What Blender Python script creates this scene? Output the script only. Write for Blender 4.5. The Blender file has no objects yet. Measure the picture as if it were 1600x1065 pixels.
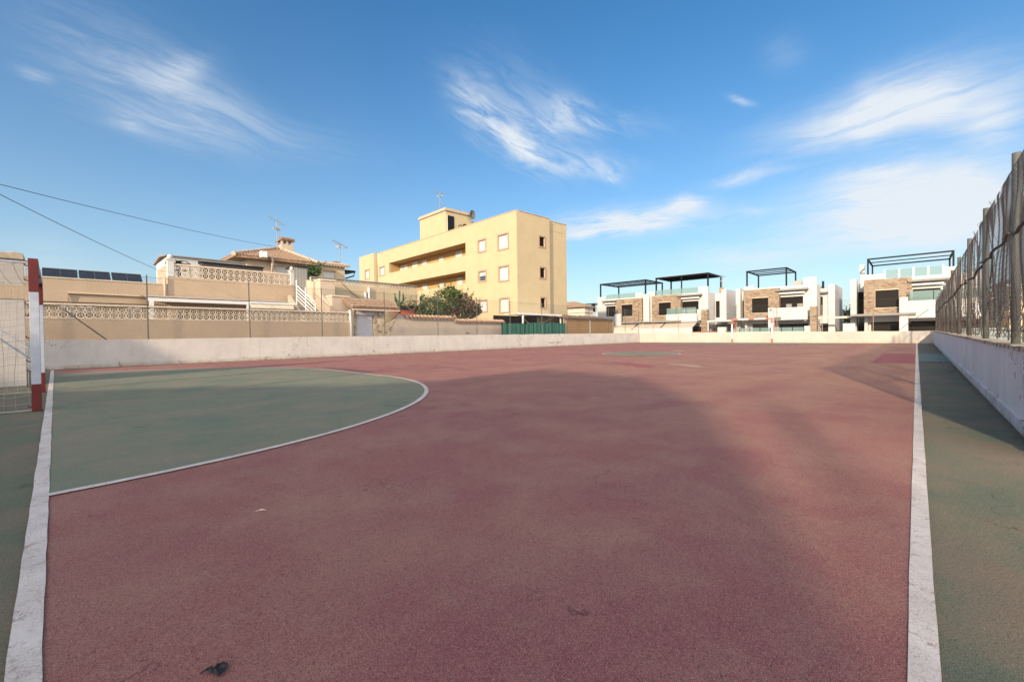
import bpy, bmesh, math, random
from mathutils import Vector, Matrix, noise
random.seed(7)
scn = bpy.context.scene
PI = math.pi
# ------------------------------------------------------------------ camera
F_PX, YAW, PITCH, ROLL = 671.6, 0.7551, 0.014434, 0.012842
CAM = Vector((0.081, 0.0143, 0.962))
_f = Vector((math.cos(YAW)*math.cos(PITCH), math.sin(YAW)*math.cos(PITCH), -math.sin(PITCH)))
_r = Vector((math.sin(YAW), -math.cos(YAW), 0)); _u = _r.cross(_f)
_c, _s = math.cos(ROLL), math.sin(ROLL)
RGT = _c*_r - _s*_u; UPV = _s*_r + _c*_u
cd = bpy.data.cameras.new('camera'); cam = bpy.data.objects.new('camera', cd); scn.collection.objects.link(cam)
cd.sensor_width = 36; cd.lens = F_PX/1600*36; cd.clip_start = 0.05; cd.clip_end = 3000
m = Matrix((RGT, UPV, -_f)).transposed().to_4x4(); m.translation = CAM
cam.matrix_world = m; scn.camera = cam
# ------------------------------------------------------------------ light
SUN_EL = math.radians(18.0); SUN_AZ = math.atan2(0.30, 1.0)          # direction the light travels in plan
tr = Vector((math.cos(SUN_AZ)*math.cos(SUN_EL), math.sin(SUN_AZ)*math.cos(SUN_EL), -math.sin(SUN_EL)))
sl = bpy.data.lights.new('sun', 'SUN'); sun = bpy.data.objects.new('sun', sl); scn.collection.objects.link(sun)
sl.energy = 3.6; sl.angle = math.radians(1.3); sl.color = (1.0, 0.80, 0.56)
sun.rotation_euler = tr.to_track_quat('-Z', 'Y').to_euler(); sun.location = (-30, -9, 12)
scn.view_settings.view_transform = 'Standard'; scn.view_settings.look = 'None'
scn.view_settings.gamma = 1; scn.view_settings.exposure = 0.75
SKY_STRENGTH = 0.15

def pdir(x, y):
    return (_f + RGT*((x-800)/F_PX) + UPV*((532.5-y)/F_PX)).normalized()
def build_world():
    w = bpy.data.worlds.new('World'); scn.world = w; w.use_nodes = True
    nt = w.node_tree; N = nt.nodes; L = nt.links; N.clear()
    out = N.new('ShaderNodeOutputWorld'); bg = N.new('ShaderNodeBackground')
    sky = N.new('ShaderNodeTexSky'); sky.sky_type = 'NISHITA'; sky.sun_disc = False
    sky.sun_elevation = SUN_EL; sky.sun_rotation = math.atan2(-tr.x, -tr.y)
    sky.air_density = 1.0; sky.dust_density = 0.7; sky.ozone_density = 2.2
    tc = N.new('ShaderNodeTexCoord')
    def M(op, a, b=None, c=None):
        n = N.new('ShaderNodeMath'); n.operation = op
        for i, v in enumerate((a, b, c)):
            if v is None: continue
            if isinstance(v, (int, float)): n.inputs[i].default_value = v
            else: L.new(v, n.inputs[i])
        return n.outputs[0]
    def VM(op, a, b):
        n = N.new('ShaderNodeVectorMath'); n.operation = op
        for i, v in enumerate((a, b)):
            if isinstance(v, (tuple, list, Vector)): n.inputs[i].default_value = v
            else: L.new(v, n.inputs[i])
        return n
    D0 = tc.outputs['Generated']
    # warp the direction for wispy edges
    def warp(scale, amt, src):
        nz = N.new('ShaderNodeTexNoise'); nz.inputs['Scale'].default_value = scale; nz.inputs['Detail'].default_value = 5
        L.new(src, nz.inputs['Vector'])
        c = VM('SUBTRACT', nz.outputs['Color'], (.5, .5, .5)).outputs[0]
        sc = N.new('ShaderNodeVectorMath'); sc.operation = 'SCALE'; L.new(c, sc.inputs[0]); sc.inputs['Scale'].default_value = amt
        return VM('ADD', src, sc.outputs[0]).outputs[0]
    D1 = warp(2.6, .09, D0); D2 = warp(12, .035, D1)
    def fibre(p0, p1, along, across, seed, det=7):
        a = pdir(*p0); b = pdir(*p1); c = (a+b).normalized(); t = (b-a); t = (t-c*t.dot(c)).normalized(); n = c.cross(t)
        cb = N.new('ShaderNodeCombineXYZ')
        L.new(M('MULTIPLY_ADD', VM('DOT_PRODUCT', D1, t).outputs['Value'], along, seed), cb.inputs[0])
        L.new(M('MULTIPLY_ADD', VM('DOT_PRODUCT', D1, n).outputs['Value'], across, seed*2.3), cb.inputs[1])
        cb.inputs[2].default_value = seed
        nz = N.new('ShaderNodeTexNoise'); nz.inputs['Scale'].default_value = 1; nz.inputs['Detail'].default_value = det
        nz.inputs['Roughness'].default_value = .68; nz.inputs['Distortion'].default_value = .45
        L.new(cb.outputs[0], nz.inputs['Vector'])
        return nz.outputs['Fac']
    f_left = fibre((40, 80), (480, 230), 5, 40, 3.1, 9)
    f_mid = fibre((740, 170), (900, 270), 9, 44, 7.7, 9)
    f_right = fibre((1210, 225), (1600, 110), 5, 34, 11.3, 9)
    f_low = fibre((860, 350), (1120, 320), 7, 42, 5.9, 9)
    def blob(p0, p1, wpx, k, src):
        a = pdir(*p0); b = pdir(*p1); c = (a+b).normalized(); t = (b-a); ln = t.length/2; t = (t-c*t.dot(c)).normalized(); n = c.cross(t)
        mx, my = (p0[0]+p1[0])/2, (p0[1]+p1[1])/2
        wr = (pdir(mx, my+wpx)-pdir(mx, my)).length
        da = M('DIVIDE', VM('DOT_PRODUCT', VM('SUBTRACT', src, c).outputs[0], t).outputs['Value'], ln*.85)
        db = M('DIVIDE', VM('DOT_PRODUCT', VM('SUBTRACT', src, c).outputs[0], n).outputs['Value'], wr)
        e = M('ADD', M('MULTIPLY', da, da), M('MULTIPLY', db, db))
        g = M('EXPONENT', M('MULTIPLY', e, -1.0))
        # only the hemisphere in front
        g = M('MULTIPLY', g, M('GREATER_THAN', VM('DOT_PRODUCT', D0, c).outputs['Value'], 0.0))
        return M('MULTIPLY', g, k)
    def group(blobs, fib, lo, hi, src, tmin=.12):
        s = None
        for b in blobs:
            v = blob(*b, src); s = v if s is None else M('ADD', s, v)
        mr = N.new('ShaderNodeMapRange'); mr.interpolation_type = 'SMOOTHSTEP'
        L.new(fib, mr.inputs['Value']); mr.inputs['From Min'].default_value = lo; mr.inputs['From Max'].default_value = hi
        mr.inputs['To Min'].default_value = tmin; mr.inputs['To Max'].default_value = 1.1
        return M('MULTIPLY', s, mr.outputs[0])
    g1 = group([((40, 50), (380, 200), 62, .36), ((130, 150), (540, 230), 34, .28), ((10, 112), (75, 132), 9, .4),
                ((165, 182), (225, 196), 9, .45), ((230, 135), (340, 98), 20, .4), ((0, 420), (120, 395), 40, .25)], f_left, .30, .68, D2, .22)
    g2 = group([((700, 110), (780, 215), 24, .6), ((765, 190), (860, 250), 20, .85), ((840, 240), (985, 270), 18, .5),
                ((850, 150), (930, 175), 18, .5), ((790, 180), (1010, 205), 17, .42), ((930, 268), (975, 288), 8, .55),
                ((720, 110), (900, 240), 56, .30)], f_mid, .32, .64, D2)
    g3 = group([((1205, 226), (1640, 130), 36, .9), ((1320, 180), (1580, 95), 36, .65), ((1230, 345), (1680, 270), 50, 1.1),
                ((1280, 335), (1700, 350), 60, .8), ((1100, 288), (1235, 262), 10, .6), ((1140, 158), (1185, 168), 6, .6),
                ((1200, 80), (1280, 95), 24, .13), ((1280, 282), (1440, 250), 13, .6), ((1500, 200), (1640, 170), 34, .6)], f_right, .27, .62, D2, .38)
    g4 = group([((870, 352), (1115, 336), 19, 1.2), ((1020, 330), (1105, 312), 10, .7), ((1150, 332), (1210, 326), 7, .35),
                ((1040, 412), (1360, 380), 24, .5), ((860, 370), (960, 366), 10, .6)], f_low, .30, .60, D2, .25)
    tot = M('ADD', M('ADD', g1, g2), M('ADD', g3, g4))
    cl = M('MINIMUM', tot, .93)
    # haze whitening towards the horizon
    sep = N.new('ShaderNodeSeparateXYZ'); L.new(D0, sep.inputs[0])
    z = M('MAXIMUM', sep.outputs['Z'], 0.0)
    hz = M('MULTIPLY', M('EXPONENT', M('MULTIPLY', z, -4.1)), .80)
    gam = N.new('ShaderNodeHueSaturation'); gam.inputs['Saturation'].default_value = 1.38; gam.inputs['Value'].default_value = .75
    L.new(sky.outputs[0], gam.inputs['Color'])
    mx1 = N.new('ShaderNodeMix'); mx1.data_type = 'RGBA'; L.new(hz, mx1.inputs['Factor'])
    L.new(gam.outputs[0], mx1.inputs['A']); mx1.inputs['B'].default_value = (2.25, 2.75, 3.15, 1)
    mx2 = N.new('ShaderNodeMix'); mx2.data_type = 'RGBA'; L.new(cl, mx2.inputs['Factor'])
    L.new(mx1.outputs['Result'], mx2.inputs['A']); mx2.inputs['B'].default_value = (3.3, 3.5, 3.7, 1)
    # added warm fill glow in the unseen half of sky behind the camera, lifts shade
    gl = N.new('ShaderNodeMapRange'); gl.interpolation_type = 'SMOOTHSTEP'
    L.new(VM('DOT_PRODUCT', D2, Vector((-_f.x, -_f.y, .12)).normalized()).outputs['Value'], gl.inputs['Value'])
    gl.inputs['From Min'].default_value = -.12; gl.inputs['From Max'].default_value = .7; gl.inputs['To Max'].default_value = .95
    mx3 = N.new('ShaderNodeMix'); mx3.data_type = 'RGBA'; L.new(gl.outputs[0], mx3.inputs['Factor'])
    L.new(mx2.outputs['Result'], mx3.inputs['A']); mx3.inputs['B'].default_value = (8.9, 8.4, 7.9, 1)
    L.new(mx3.outputs['Result'], bg.inputs['Color']); bg.inputs['Strength'].default_value = SKY_STRENGTH
    L.new(bg.outputs[0], out.inputs['Surface'])
build_world()

# ------------------------------------------------------------------ helpers
COL = scn.collection
OFF = {}
def at(x, y, ax, v):
    d = _f + RGT*((x-800)/F_PX) + UPV*((532.5-y)/F_PX); i = 'xyz'.index(ax)
    return CAM + d*((v-CAM[i])/d[i])
def tag(o, label=None, cat=None, group=None, kind=None):
    if label: o['label'] = label
    if cat: o['category'] = cat
    if group: o['group'] = group
    if kind: o['kind'] = kind
    return o
def thing(name, label, cat, loc=(0, 0, 0), yaw=0, group=None, local=False):
    o = bpy.data.objects.new(name, None); COL.objects.link(o); o.location = loc; o.rotation_euler = (0, 0, yaw)
    o.empty_display_size = .3
    OFF[o.name] = Vector((0, 0, 0)) if local else Vector(loc)
    return tag(o, label, cat, group)
class MB:
    def __init__(s): s.v = []; s.f = []; s.sm = False
    def quad(s, *p):
        n = len(s.v); s.v += [tuple(q) for q in p]; s.f.append(tuple(range(n, n+len(p)))); return s
    def box(s, x0, y0, z0, x1, y1, z1):
        if x0 > x1: x0, x1 = x1, x0
        if y0 > y1: y0, y1 = y1, y0
        if z0 > z1: z0, z1 = z1, z0
        n = len(s.v)
        s.v += [(x0,y0,z0),(x1,y0,z0),(x1,y1,z0),(x0,y1,z0),(x0,y0,z1),(x1,y0,z1),(x1,y1,z1),(x0,y1,z1)]
        s.f += [tuple(n+i for i in f) for f in ((0,3,2,1),(4,5,6,7),(0,1,5,4),(1,2,6,5),(2,3,7,6),(3,0,4,7))]; return s
    def bar(s, a, b, w, h=None):
        a = Vector(a); b = Vector(b); h = h or w; d = (b-a).normalized()
        up = Vector((0,0,1)) if abs(d.z) < .95 else Vector((1,0,0))
        r = d.cross(up).normalized(); u = r.cross(d)
        n = len(s.v)
        for p in (a, b):
            for i, j in ((-1,-1),(1,-1),(1,1),(-1,1)): s.v.append(tuple(p+r*i*w/2+u*j*h/2))
        s.f += [tuple(n+i for i in f) for f in ((0,1,2,3),(7,6,5,4),(0,4,5,1),(1,5,6,2),(2,6,7,3),(3,7,4,0))]; return s
    def tube(s, pts, r, n=6, caps=True):
        pts = [Vector(p) for p in pts]; b0 = len(s.v); k = len(pts)
        if isinstance(r, (int, float)): r = [r]*k
        for i, p in enumerate(pts):
            d = (pts[min(i+1, k-1)]-pts[max(i-1, 0)]).normalized()
            up = Vector((0,0,1)) if abs(d.z) < .9 else Vector((1,0,0))
            a = d.cross(up).normalized(); c = a.cross(d)
            for j in range(n):
                t = 2*PI*j/n; s.v.append(tuple(p+(a*math.cos(t)+c*math.sin(t))*r[i]))
        for i in range(k-1):
            for j in range(n):
                j2 = (j+1) % n; s.f.append((b0+i*n+j, b0+i*n+j2, b0+(i+1)*n+j2, b0+(i+1)*n+j))
        if caps and n > 2:
            s.f.append(tuple(b0+j for j in range(n))[::-1]); s.f.append(tuple(b0+(k-1)*n+j for j in range(n)))
        return s
    def prism(s, poly, ax, a, b):
        """poly: list of 2D pts in the two other axes (in xyz order), extruded along ax from a to b"""
        def P(p, t):
            return {'x': (t, p[0], p[1]), 'y': (p[0], t, p[1]), 'z': (p[0], p[1], t)}[ax]
        n = len(s.v); k = len(poly)
        s.v += [P(p, a) for p in poly]+[P(p, b) for p in poly]
        s.f.append(tuple(range(n, n+k))); s.f.append(tuple(range(n+2*k-1, n+k-1, -1)))
        for i in range(k): s.f.append((n+i, n+k+i, n+k+(i+1) % k, n+(i+1) % k))
        return s
    def sphere(s, c, r, n=8, sz=1):
        c = Vector(c); b0 = len(s.v)
        for i in range(n+1):
            th = PI*i/n
            for j in range(2*n):
                ph = PI*j/n; s.v.append((c.x+r*math.sin(th)*math.cos(ph), c.y+r*math.sin(th)*math.sin(ph), c.z+r*sz*math.cos(th)))
        for i in range(n):
            for j in range(2*n):
                j2 = (j+1) % (2*n); s.f.append((b0+i*2*n+j, b0+(i+1)*2*n+j, b0+(i+1)*2*n+j2, b0+i*2*n+j2))
        return s
    def wall(s, ax, c, u0, u1, z0, z1, holes=(), t=.25, back=True):
        """upright wall in the plane ax=c (front), going t behind it, with rectangular holes (u0,u1,z0,z1)"""
        if u0 > u1: u0, u1 = u1, u0
        us = sorted({u0, u1, *[min(max(h[i], u0), u1) for h in holes for i in (0, 1)]})
        zs = sorted({z0, z1, *[min(max(h[i], z0), z1) for h in holes for i in (2, 3)]})
        def solid(i, j):
            if i < 0 or j < 0 or i >= len(us)-1 or j >= len(zs)-1: return False
            u = (us[i]+us[i+1])/2; z = (zs[j]+zs[j+1])/2
            return not any(h[0] < u < h[1] and h[2] < z < h[3] for h in holes)
        P = (lambda u, z, d: (c+d, u, z)) if ax == 'x' else (lambda u, z, d: (u, c+d, z))
        for i in range(len(us)-1):
            for j in range(len(zs)-1):
                if not solid(i, j): continue
                a, b, e, g = us[i], us[i+1], zs[j], zs[j+1]
                s.quad(P(a,e,0), P(b,e,0), P(b,g,0), P(a,g,0))
                s.quad(P(a,g,t), P(b,g,t), P(b,e,t), P(a,e,t))
                if not solid(i-1, j): s.quad(P(a,e,0), P(a,g,0), P(a,g,t), P(a,e,t))
                if not solid(i+1, j): s.quad(P(b,e,t), P(b,g,t), P(b,g,0), P(b,e,0))
                if not solid(i, j-1): s.quad(P(a,e,t), P(b,e,t), P(b,e,0), P(a,e,0))
                if not solid(i, j+1): s.quad(P(a,g,0), P(b,g,0), P(b,g,t), P(a,g,t))
        return s
    def build(s, name, mat, parent=None, smooth=False, bevel=0):
        me = bpy.data.meshes.new(name); off = OFF.get(parent.name, Vector((0,0,0))) if parent else Vector((0,0,0))
        me.from_pydata([(v[0]-off.x, v[1]-off.y, v[2]-off.z) for v in s.v], [], s.f); me.update()
        bm = bmesh.new(); bm.from_mesh(me); bmesh.ops.remove_doubles(bm, verts=bm.verts, dist=1e-5)
        bmesh.ops.recalc_face_normals(bm, faces=bm.faces); bm.to_mesh(me); bm.free()
        if smooth: me.polygons.foreach_set('use_smooth', [True]*len(me.polygons))
        me.materials.append(mat); o = bpy.data.objects.new(name, me); COL.objects.link(o)
        if parent: o.parent = parent
        OFF[o.name] = off
        if bevel:
            b = o.modifiers.new('bevel', 'BEVEL'); b.width = bevel; b.segments = 2; b.limit_method = 'ANGLE'
        return o
    def raw(s, name, mat, parent=None):
        me = bpy.data.meshes.new(name); off = OFF.get(parent.name, Vector((0,0,0))) if parent else Vector((0,0,0))
        me.from_pydata([(v[0]-off.x, v[1]-off.y, v[2]-off.z) for v in s.v], [], s.f); me.update()
        me.materials.append(mat); o = bpy.data.objects.new(name, me); COL.objects.link(o)
        if parent: o.parent = parent
        OFF[o.name] = off
        return o
def struct(o): o['kind'] = 'structure'; return o
def RR(zm, x0, y0, x1, y1, ax, v, A=None):
    """rectangle seen in an enlarged crop zm=(ox,oy,scale) -> (u0,u1,z0,z1) on the plane ax=v"""
    A = A or at
    ox, oy, k = zm; x0, x1, y0, y1 = ox+x0/k, ox+x1/k, oy+y0/k, oy+y1/k
    i = 1 if ax == 'x' else 0; ym = (y0+y1)/2; xm = (x0+x1)/2
    u = sorted((A(x0, ym, ax, v)[i], A(x1, ym, ax, v)[i])); z = sorted((A(xm, y0, ax, v)[2], A(xm, y1, ax, v)[2]))
    return (u[0], u[1], z[0], z[1])
Z0 = (0, 0, 1.0)

# ------------------------------------------------------------------ materials
def new_mat(name):
    m = bpy.data.materials.new(name); m.use_nodes = True
    return m, m.node_tree, m.node_tree.nodes['Principled BSDF']
def ramp(nt, fac, stops):
    r = nt.nodes.new('ShaderNodeValToRGB'); e = r.color_ramp.elements
    e[0].position, e[0].color = stops[0][0], (*stops[0][1], 1); e[1].position, e[1].color = stops[-1][0], (*stops[-1][1], 1)
    for p, c in stops[1:-1]: n = e.new(p); n.color = (*c, 1)
    nt.links.new(fac, r.inputs[0]); return r.outputs[0]
def nz(nt, scale, detail=4, rough=.55, vec=None, dist=0, sc3=None, space='Object'):
    n = nt.nodes.new('ShaderNodeTexNoise'); n.inputs['Scale'].default_value = scale; n.inputs['Detail'].default_value = detail
    n.inputs['Roughness'].default_value = rough; n.inputs['Distortion'].default_value = dist
    if vec is None:
        if space == 'World': g = nt.nodes.new('ShaderNodeNewGeometry'); vec = g.outputs['Position']
        else: tc = nt.nodes.new('ShaderNodeTexCoord'); vec = tc.outputs['Object']
    if sc3:
        mp = nt.nodes.new('ShaderNodeMapping'); mp.inputs['Scale'].default_value = sc3; nt.links.new(vec, mp.inputs['Vector']); vec = mp.outputs[0]
    nt.links.new(vec, n.inputs['Vector']); return n.outputs['Fac']
def mixc(nt, f, a, b, bt='MIX'):
    n = nt.nodes.new('ShaderNodeMix'); n.data_type = 'RGBA'; n.blend_type = bt
    for key, v in (('Factor', f), ('A', a), ('B', b)):
        s = n.inputs[key]
        if isinstance(v, (int, float)): s.default_value = v
        elif isinstance(v, tuple): s.default_value = (*v, 1)
        else: nt.links.new(v, s)
    return n.outputs['Result']
def step(nt, fac, lo, hi, a=0., b=1.):
    n = nt.nodes.new('ShaderNodeMapRange'); nt.links.new(fac, n.inputs['Value'])
    n.inputs['From Min'].default_value = lo; n.inputs['From Max'].default_value = hi
    n.inputs['To Min'].default_value = a; n.inputs['To Max'].default_value = b; return n.outputs[0]
def math2(nt, op, a, b):
    n = nt.nodes.new('ShaderNodeMath'); n.operation = op
    for i, v in enumerate((a, b)):
        if isinstance(v, (int, float)): n.inputs[i].default_value = v
        else: nt.links.new(v, n.inputs[i])
    return n.outputs[0]
def bump(nt, bs, h, strength, dist):
    b = nt.nodes.new('ShaderNodeBump'); b.inputs['Strength'].default_value = strength; b.inputs['Distance'].default_value = dist
    nt.links.new(h, b.inputs['Height']); nt.links.new(b.outputs[0], bs.inputs['Normal'])
def simple(name, col, rough=.6, var=.12, scale=3., metal=0., bmp=0., spec=.4):
    m, nt, bs = new_mat(name)
    n = nz(nt, scale, 6, .6)
    lo = tuple(c*(1-var) for c in col); hi = tuple(min(1, c*(1+var)) for c in col)
    nt.links.new(ramp(nt, n, [(.3, lo), (.7, hi)]), bs.inputs['Base Color'])
    bs.inputs['Roughness'].default_value = rough; bs.inputs['Metallic'].default_value = metal
    bs.inputs['Specular IOR Level'].default_value = spec
    if bmp: bump(nt, bs, nz(nt, 60, 4), .5, bmp)
    return m
def plaster(name, col, stain=(.3, .24, .18), amt=.35, streak=True, bmp=.004):
    """painted render with mottling, rain streaks and grain"""
    m, nt, bs = new_mat(name)
    a = nz(nt, 1.1, 7, .65, space='World'); b = nz(nt, 14, 5, .6, space='World')
    base = ramp(nt, a, [(.25, tuple(c*.90 for c in col)), (.75, tuple(min(1, c*1.05) for c in col))])
    base = mixc(nt, step(nt, b, .35, .7, 0, .12), base, tuple(c*.72 for c in col))
    if streak:
        st = nz(nt, 3.2, 5, .7, sc3=(1, 1, .08), space='World')
        base = mixc(nt, step(nt, st, .55, .8, 0, amt), base, stain)
    nt.links.new(base, bs.inputs['Base Color']); bs.inputs['Roughness'].default_value = .88; bs.inputs['Specular IOR Level'].default_value = .2
    bump(nt, bs, nz(nt, 45, 5, .6, space='World'), .6, bmp); return m
def old_wall(name, col, under, lowc):
    """whitewashed block wall with peeling paint, cracks and dirt at the foot"""
    m, nt, bs = new_mat(name)
    a = nz(nt, .9, 8, .7, space='World'); b = nz(nt, 6, 8, .65, space='World', dist=.4)
    st = nz(nt, 4.5, 6, .7, sc3=(1, 1, .07), space='World')
    base = ramp(nt, a, [(.25, tuple(c*.82 for c in col)), (.55, col), (.8, tuple(min(.86, c*1.08) for c in col))])
    base = mixc(nt, step(nt, st, .50, .78, 0, .42), base, tuple(c*.62 for c in col))
    base = mixc(nt, step(nt, b, .55, .75, 0, .25), base, tuple(c*.66 for c in col))
    g = nt.nodes.new('ShaderNodeNewGeometry'); sp = nt.nodes.new('ShaderNodeSeparateXYZ'); nt.links.new(g.outputs['Position'], sp.inputs[0])
    # peeled patches low down
    pe = nz(nt, 2.4, 9, .72, space='World', dist=.6)
    low = step(nt, sp.outputs['Z'], .10, .62, .085, -.02)
    pm = step(nt, math2(nt, 'ADD', pe, low), .668, .69)
    base = mixc(nt, pm, base, under)
    # splash dirt along the foot
    sd = math2(nt, 'MULTIPLY', step(nt, sp.outputs['Z'], .02, .16, .8, 0.), step(nt, nz(nt, 5, 6, .7, space='World'), .3, .62))
    base = mixc(nt, sd, base, lowc)
    # fine cracks
    vo = nt.nodes.new('ShaderNodeTexVoronoi'); vo.feature = 'DISTANCE_TO_EDGE'; vo.inputs['Scale'].default_value = .75
    wv = nt.nodes.new('ShaderNodeVectorMath'); wv.operation = 'ADD'; nt.links.new(g.outputs['Position'], wv.inputs[0])
    nn = nt.nodes.new('ShaderNodeTexNoise'); nn.inputs['Scale'].default_value = 3; nn.inputs['Detail'].default_value = 6; nt.links.new(g.outputs['Position'], nn.inputs['Vector'])
    nt.links.new(nn.outputs['Color'], wv.inputs[1]); nt.links.new(wv.outputs[0], vo.inputs['Vector'])
    ck = math2(nt, 'MULTIPLY', math2(nt, 'LESS_THAN', vo.outputs['Distance'], .006), step(nt, nz(nt, .5, 2, space='World'), .56, .64))
    base = mixc(nt, ck, base, tuple(c*.5 for c in under))
    nt.links.new(base, bs.inputs['Base Color']); bs.inputs['Roughness'].default_value = .9; bs.inputs['Specular IOR Level'].default_value = .2
    h = math2(nt, 'SUBTRACT', nz(nt, 22, 6, .65, space='World'), math2(nt, 'MULTIPLY', pm, .8))
    bump(nt, bs, h, .7, .012); return m
def paint_court(name, main, dark, worn, grain=1.0, wornamt=.6, lit_worn=None):
    """coloured acrylic on rough asphalt: big faded patches, drag streaks, exposed grains and pits"""
    m, nt, bs = new_mat(name)
    big = nz(nt, .33, 8, .62, space='World', dist=.5); mid = nz(nt, 1.3, 9, .68, space='World', dist=.3)
    dr = nz(nt, .8, 7, .7, sc3=(.35, 1.4, 1), space='World')
    base = ramp(nt, big, [(.28, dark), (.5, main), (.74, tuple(c*1.12 for c in main))])
    base = mixc(nt, step(nt, mid, .42, .68, 0, wornamt), base, worn)
    base = mixc(nt, step(nt, dr, .52, .8, 0, wornamt*.7), base, tuple(c*1.12 for c in worn))
    base = mixc(nt, step(nt, nz(nt, 2.2, 7, .7, sc3=(1.5, .4, 1), space='World'), .58, .8, 0, .5), base, dark)
    if lit_worn:                                                          # far right half of the pitch: worn tan that also paints in sunlit warmth
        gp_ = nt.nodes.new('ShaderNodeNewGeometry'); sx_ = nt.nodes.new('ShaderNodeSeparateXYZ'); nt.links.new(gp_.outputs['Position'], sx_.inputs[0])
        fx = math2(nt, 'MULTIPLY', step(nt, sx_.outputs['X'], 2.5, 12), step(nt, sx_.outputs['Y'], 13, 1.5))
        base = mixc(nt, math2(nt, 'MULTIPLY', fx, step(nt, nz(nt, .7, 8, .68, sc3=(.5, 1.3, 1), space='World', dist=.4), .36, .62, .1, .8)), base, lit_worn)
    g1 = nz(nt, 125, 4, .85, space='World'); g2 = nz(nt, 420, 2, .8, space='World')
    base = mixc(nt, step(nt, g1, .50, .62, 0, .74*grain), base, tuple(c*.30 for c in dark))
    base = mixc(nt, step(nt, g2, .53, .63, 0, .65*grain), base, tuple(min(.7, c*1.9+.03) for c in worn))
    vo = nt.nodes.new('ShaderNodeTexVoronoi'); vo.inputs['Scale'].default_value = 26; vo.inputs['Randomness'].default_value = 1
    gg = nt.nodes.new('ShaderNodeNewGeometry'); nt.links.new(gg.outputs['Position'], vo.inputs['Vector'])
    ce = nt.nodes.new('ShaderNodeTexVoronoi'); ce.feature = 'DISTANCE_TO_EDGE'; ce.inputs['Scale'].default_value = .9
    cw = nt.nodes.new('ShaderNodeTexNoise'); cw.inputs['Scale'].default_value = 2.5; cw.inputs['Detail'].default_value = 8; nt.links.new(gg.outputs['Position'], cw.inputs['Vector'])
    ca_ = nt.nodes.new('ShaderNodeVectorMath'); ca_.operation = 'ADD'; nt.links.new(gg.outputs['Position'], ca_.inputs[0]); nt.links.new(cw.outputs['Color'], ca_.inputs[1]); nt.links.new(ca_.outputs[0], ce.inputs['Vector'])
    crk = math2(nt, 'MULTIPLY', math2(nt, 'LESS_THAN', ce.outputs['Distance'], .0035), step(nt, nz(nt, .9, 4, .6, space='World'), .54, .60))
    base = mixc(nt, math2(nt, 'MULTIPLY', crk, .6), base, tuple(c*.3 for c in dark))
    spk = math2(nt, 'LESS_THAN', vo.outputs['Distance'], .055)
    base = mixc(nt, math2(nt, 'MULTIPLY', spk, .75), base, (.42, .36, .31))
    nt.links.new(base, bs.inputs['Base Color']); bs.inputs['Roughness'].default_value = .88; bs.inputs['Specular IOR Level'].default_value = .22
    h = math2(nt, 'ADD', math2(nt, 'MULTIPLY', g1, 1.), math2(nt, 'MULTIPLY', nz(nt, 60, 5, .7, space='World'), 1.4))
    bump(nt, bs, h, .75, .006); return m
def line_paint(name):
    m, nt, bs = new_mat(name)
    g = nt.nodes.new('ShaderNodeNewGeometry')
    base = ramp(nt, nz(nt, 3, 8, .7, space='World'), [(.3, (.43, .39, .37)), (.7, (.62, .58, .55))])
    nn = nt.nodes.new('ShaderNodeTexNoise'); nn.inputs['Scale'].default_value = 22; nn.inputs['Detail'].default_value = 6; nt.links.new(g.outputs['Position'], nn.inputs['Vector'])
    sc = nt.nodes.new('ShaderNodeVectorMath'); sc.operation = 'SCALE'; sc.inputs['Scale'].default_value = .06; nt.links.new(nn.outputs['Color'], sc.inputs[0])
    ad = nt.nodes.new('ShaderNodeVectorMath'); ad.operation = 'ADD'; nt.links.new(g.outputs['Position'], ad.inputs[0]); nt.links.new(sc.outputs[0], ad.inputs[1])
    vo = nt.nodes.new('ShaderNodeTexVoronoi'); vo.feature = 'DISTANCE_TO_EDGE'; vo.inputs['Scale'].default_value = 62; nt.links.new(ad.outputs[0], vo.inputs['Vector'])
    ck = math2(nt, 'MULTIPLY', math2(nt, 'LESS_THAN', vo.outputs['Distance'], .035), step(nt, nz(nt, 4, 5, .7, space='World'), .40, .52))
    base = mixc(nt, math2(nt, 'MULTIPLY', ck, .6), base, (.20, .13, .10))
    base = mixc(nt, step(nt, nz(nt, 14, 8, .8, space='World'), .55, .62, 0, .8), base, (.27, .19, .17))
    base = mixc(nt, step(nt, nz(nt, 160, 3, .8, space='World'), .60, .72, 0, .75), base, (.20, .15, .14))
    nt.links.new(base, bs.inputs['Base Color']); bs.inputs['Roughness'].default_value = .8
    bump(nt, bs, nz(nt, 120, 4, .7, space='World'), .5, .003); return m
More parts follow.
